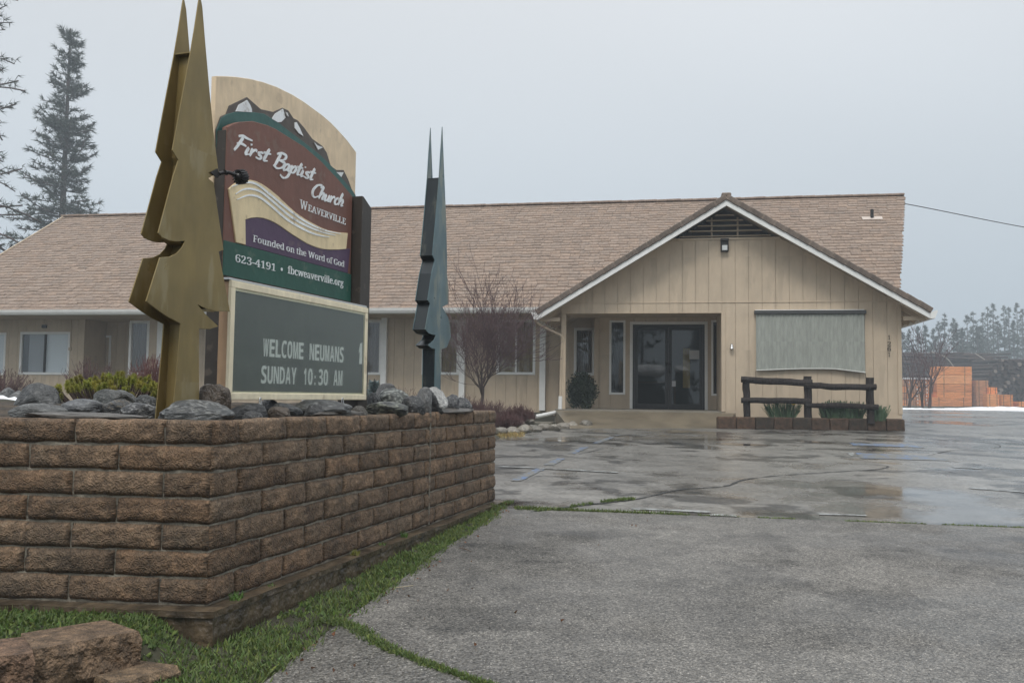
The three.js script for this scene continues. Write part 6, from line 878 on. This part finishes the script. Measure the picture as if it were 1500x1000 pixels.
{
  const pine = needle(.045, .06, .038), far = pine;
  const put = (u, vt, d, name, lab, o, group) => { const t = at(u, vt, d), gy = groundY(t.x, d); return conifer(name, lab, [t.x, gy - .1, t.z], t.y - gy, o, group); };
  put(103, 40, 72, 'pine_tree', 'tall slender pine rising behind the left end of the church roof', { base: .16, nb: 330, R: .135, den: 4.4, n: 11, len: .55, wd: .034, wood: 1, droop: .02, in: .14, pow: 1.15, shape: t => .22 + .80 * Math.sin(Math.PI * clamp(.50 + t * .5)) * (1 - t * .28), mat: pine, tr: .42 });
  put(-34, -60, 48, 'pine_tree', 'sparse drooping pine at the left edge beside the church roof', { base: .12, nb: 130, R: .17, den: 2.4, n: 9, len: .40, wd: .02, wood: 1, droop: .16, in: .5, pow: 1, shape: t => 1 - .5 * t, mat: pine, tr: .32 });
  // far stand beyond the lumber yard
  const G = 'conifers beyond the lumber yard', fo = (d) => ({ base: .04, nb: 130, R: rr(.15, .25), den: 3, n: 7, len: .55, wd: .08, shape: t => (1 - t) ** .8 + .01, mat: far, pow: 1.5 });
  [[1332, 482, 150], [1345, 478, 158], [1356, 476, 150], [1368, 481, 165], [1384, 459, 170], [1397, 466, 165], [1402, 473, 150], [1410, 480, 155], [1417, 461, 172], [1426, 456, 178], [1436, 478, 168], [1440, 457, 182], [1447, 449, 178], [1455, 444, 185], [1462, 470, 165], [1471, 447, 188], [1478, 449, 182], [1490, 443, 186], [1498, 452, 178], [1508, 440, 185], [1520, 455, 180], [1322, 486, 160], [1375, 470, 180], [1432, 480, 150], [1485, 470, 165], [1535, 446, 180]]
    .forEach(([u, v, d]) => put(u, v, d, 'far_conifer', 'conifer in the misty stand beyond the lumber yard', fo(d), G));
  // bare trees at the yard edge
  const g = (u, d) => { const p = at(u, 590, d); return [p.x, groundY(p.x, d) - .02, p.z]; };
  const o = (h, lv = 4) => ({ levels: lv, len: 1.9, r: .11, minR: .013, nb: [5, 3, 3, 2], k: [.65, .9], sp: [.25, .6], wob: .10, up: .14, low: 0, height: h });
  bareTree('bare_tree', 'many stemmed bare tree before the orange lumber', 'tree', g(1362, 61), o(6.4)); bareTree('bare_tree', 'slim bare sapling just past the church corner', 'tree', g(1332, 61), o(4.4, 3)); bareTree('bare_tree', 'thin bare tree leaning beside the many stemmed one', 'tree', g(1352, 62.5), o(5.2, 3));
}
// ---------------------------------------------------------------- lumber yard
{
  const wood = [[.86, .33, .10], [.76, .29, .09], [.92, .40, .15], [.52, .25, .12]].map((c, i) => std({ map: tex(128, (x, y) => { const k = 1 + (fbm(x * .15, y, 30, 4, 431 + i) - .5) * .4; const q = c.map(v => Math.pow(v, 1 / 2.2) * k); return q; }, 2.2), roughness: .8 }));
  const bundle = (u0, u1, v0, v1, d, lab, m, group) => { const a = at(u0, v1, d), b = at(u1, v0, d), T = thing('lumber_bundle', lab, 'lumber', [(a.x + b.x) / 2, a.y, a.z - 1.2], -.12, group), w = (b.x - a.x) * .985, h = b.y - a.y, n = Math.max(3, Math.round(h / .16)); for (let k = 0; k < n; k++) { const y = k / n * h; mesh('board_layer', [box(-w / 2 + rr(-.03, .03), w / 2 + rr(-.03, .03), y + .012, y + h / n - .012, -1.2, 1.2 + rr(-.02, .02))], m, T); } for (const x of [-.3, .3]) mesh('strap', [box(x * w - .018, x * w + .018, -.0, h, 1.19, 1.235)], M.bronze, T); return T; };
  const GY = EYE + lotPts[12][1] + .02, D = 100; const gv = u => { const p = at(u, 590, D); return 590 + (p.y - GY) / D * F; };
  // the tall orange stack: five bundles
  [[537, 549, 0], [550, 562, 2], [563, 573, 1], [574, 581.5, 0], [582, 595.5, 1]].forEach(([a, b, k], i) => bundle(i === 4 ? 1367 : 1376, 1425, a, b, D, ['top', 'second', 'middle', 'fourth', 'wide lowest'][i] + ' lumber bundle of the tall bright orange stack', wood[k]));
  // long row of stacks behind the bare trees, with dark gaps
  for (let k = 0; k < 4; k++) for (let j = 0; j < 4; j++) { const u0 = 1318 + k * 13.6; bundle(u0, u0 + 11.6, 555.5 + j * 10, 564.6 + j * 10, D + 1.5, 'brown lumber bundle in the snow topped row behind bare trees', wood[3 - (j + k) % 2 * 2], 'lumber bundles in the row past the church corner'); }
  [[1434, 1450, 557, 595, 3, 'tall narrow brown lumber stack right of the orange one'], [1452, 1463, 567, 594, 0, 'small orange lumber stack beside the log deck'], [1449.5, 1466, 577, 595.5, 2, 'low wide orange lumber stack before the log deck'], [1470, 1486, 578, 595, 1, 'low brown lumber stack before the log ends'], [1496, 1512, 588, 596, 0, 'lowest orange lumber stack before the log ends']].forEach(([a, b, c, e, m, lab], i) => bundle(a, b, c, e, D - 1 - i * .6, lab, wood[m]));
  // snow caps on the row
  { const T = thing('snow_cover', 'thin snow on the row of brown lumber', 'snow'); const a = at(1317, 555, D + 1.5), b = at(1371, 554, D + 1.5); mesh('snow', [rbox(a.x, b.x, a.y - .02, a.y + .13, a.z - 2.3, a.z + .1, .05, 2)], M.snow, T); }
  // white tags in the gaps between the stacks
  for (const u of [1331, 1344.5, 1358]) for (let j = 0; j < 7; j++) { const p = at(u + rr(-1, 1), 560 + j * 5, D - .5); const T = thing('lumber_tag', 'small white end tag in the gaps of the brown lumber row', 'tag', p.toArray(), 0, 'white tags in the lumber row gaps'); mesh('tag', [box(-.05, .05, -.07, .07, -.02, .02)], M.trim, T); }
  // log decks: long logs side on, then butt ends
  const barkM = std({ map: M.log.map, color: C(1.25, 1.1, 1.05), roughness: .9 }), endM = std({ color: C(.24, .19, .16), roughness: .9 });
  const cyl = (r, l) => new THREE.CylinderGeometry(r, r * rr(.8, 1), l, 8).rotateZ(Math.PI / 2);
  const bulk = []; const x0 = at(1310, 550, 112).x, x1 = at(1470, 550, 112).x, base = GY; const nTop = []; let cnt = 0;
  for (let row = 0; row < 24; row++) for (let c = 0; c < 7; c++) { const r = rr(.11, .19), y = base + .2 + row * .28, x = lerp(x0, x1, (c + rnd() * .8) / 7), z = -112 + rr(-.5, .8) - row * .12, l = rr(4.5, 7.5), g = cyl(r, l); g.rotateZ(rr(-.035, .035)); if (row > 18 || (row % 5 === 1)) { nTop.push([r, l, x, y, z, rr(-.05, .05)]); continue; } bulk.push(g.translate(x, y, z)); }
  tag(mesh(numbered('log_deck'), bulk, barkM, scene), 'dark mass of stacked logs behind the lumber', 'logs', null, 'stuff');
  nTop.forEach(([r, l, x, y, z, a]) => { const T = thing('stacked_log', 'long weathered log lying in the dark deck behind the lumber', 'log', [x, y, z + .15], 0, 'logs lying side on in the log deck'); T.rotation.z = a; mesh('log', cyl(r, l), barkM, T); });
  for (const [a, b, c, e] of [[1428, 517, 1460, 552], [1365, 515, 1400, 540]]) { const p = at(a, b, 110), q = at(c, e, 110); const T = thing('loose_pole', a > 1400 ? 'pale bent pole sloping down the log deck' : 'pale pole slanting across the log deck behind bare trees', 'pole', [0, 0, 0]); mesh('pole', tube([p, p.clone().lerp(q, .5).add(V(.3, .35, 0)), q], .055, 6, 10), std({ color: C(.42, .38, .33), roughness: .8 }), T); }
  // butt ends on the right
  let k2 = 0; for (let row = 0; row < 13; row++) for (let c = 0; c < 17; c++) { const u = 1446 + c * 5.2 + (row % 2) * 2.6, y = base + .22 + row * .44; const p = at(u, 560, 106), lim = 513 + Math.max(0, (1478 - u)) * 1.15; if (at(u, lim, 106).y < y) continue; const r = rr(.17, .26), T = thing('log_end', 'round log butt facing out of the right hand log deck', 'log', [p.x + rr(-.05, .05), y + rr(-.05, .05), p.z + rr(-.4, .4)], 0, 'log butts in the right hand deck'); const tone = rr(.35, 1.25); mesh('log', new THREE.CylinderGeometry(r, r, 6, 9, 1, false).rotateX(Math.PI / 2).translate(0, 0, -3), k2++ % 9 === 0 ? endM : barkM, T); }
}
// ---------------------------------------------------------------- service drop from the church roof to a pole beyond the frame
{
  const a = W3(XRR - .1, RY - .35, ZR + .4), p = at(1760, 352, 34), T = thing('service_cable', 'thin overhead cable running from the church roof', 'cable'); const m = a.clone().lerp(p, .5); m.y -= .35; mesh('cable', tube([a, m, p], .014, 5, 30), M.dark, T);
  const gy = groundY(p.x, 34), P = thing('utility_pole', 'wooden utility pole holding the overhead cable', 'pole', [p.x, gy - .2, p.z]); mesh('pole', new THREE.CylinderGeometry(.12, .17, p.y - gy + .9, 12).translate(0, (p.y - gy + .9) / 2, 0), M.log, P); mesh('cross_arm', [box(-.8, .8, p.y - gy + .1, p.y - gy + .22, -.05, .05)], M.log, P);
}

// ---------------------------------------------------------------- trees across the road behind the viewer, mirrored in the glass
{
  const dk = needle(.045, .06, .038);
  for (let k = 0; k < 17; k++) { const x = -34 + k * 4.6 + rr(-1.2, 1.2), d = -rr(24, 36); conifer('roadside_conifer', 'dark conifer across the road facing the church', [x, groundY(x, d) - .1, -d], rr(9, 16), { base: .03, nb: 70, R: .2, den: 2.2, n: 8, len: .7, wd: .10, mat: dk, pow: .8 }, 'conifers across the road'); }
}

{  // unseen snow-topped shapes, added so the door glass mirrors white over dark
  const mirror = (u, v, dist) => { const p = L(u, v, ZD - .05), P = W3(p[0], p[1], ZD - .05), d = P.clone().sub(camera.position).normalize(); d.addScaledVector(FN, -2 * d.dot(FN)); return P.addScaledVector(d, dist); };
  const hedgeM = std({ vertexColors: true, roughness: .95 });
  [[952, 528, 546, 46, 'long unseen hedge shape with a snow cap, added to show in the door glass'], [998, 533, 543, 22, 'short unseen hedge shape with a snow cap, added to show in the door glass']].forEach(([u, v0, v1, w, lab], i) => {
    const top = mirror(u, v0, 26), low = mirror(u, v1, 26), gy = groundY(top.x, -top.z), half = w / F * (26 + 23) / 2, h = low.y - gy, T = thing('added_snowy_hedge', lab, 'hedge', [top.x, gy, top.z], -YAW);
    mesh('hedge', boulder(half, h / 2 * 1.1, .6, 900 + i, { col: [.05, .06, .035], cuts: 2, va: 0 }).translate(0, h / 2, 0), hedgeM, T, true); mesh('snow', boulder(half * 1.02, (top.y - low.y) * .62, .65, 910 + i, { col: [2, 2, 2], cuts: 2, va: 0 }).translate(0, h + .05, 0), std({ color: C(.86, .87, .88), roughness: .7 }), T, true);
  });
}
renderer.render(scene, camera);
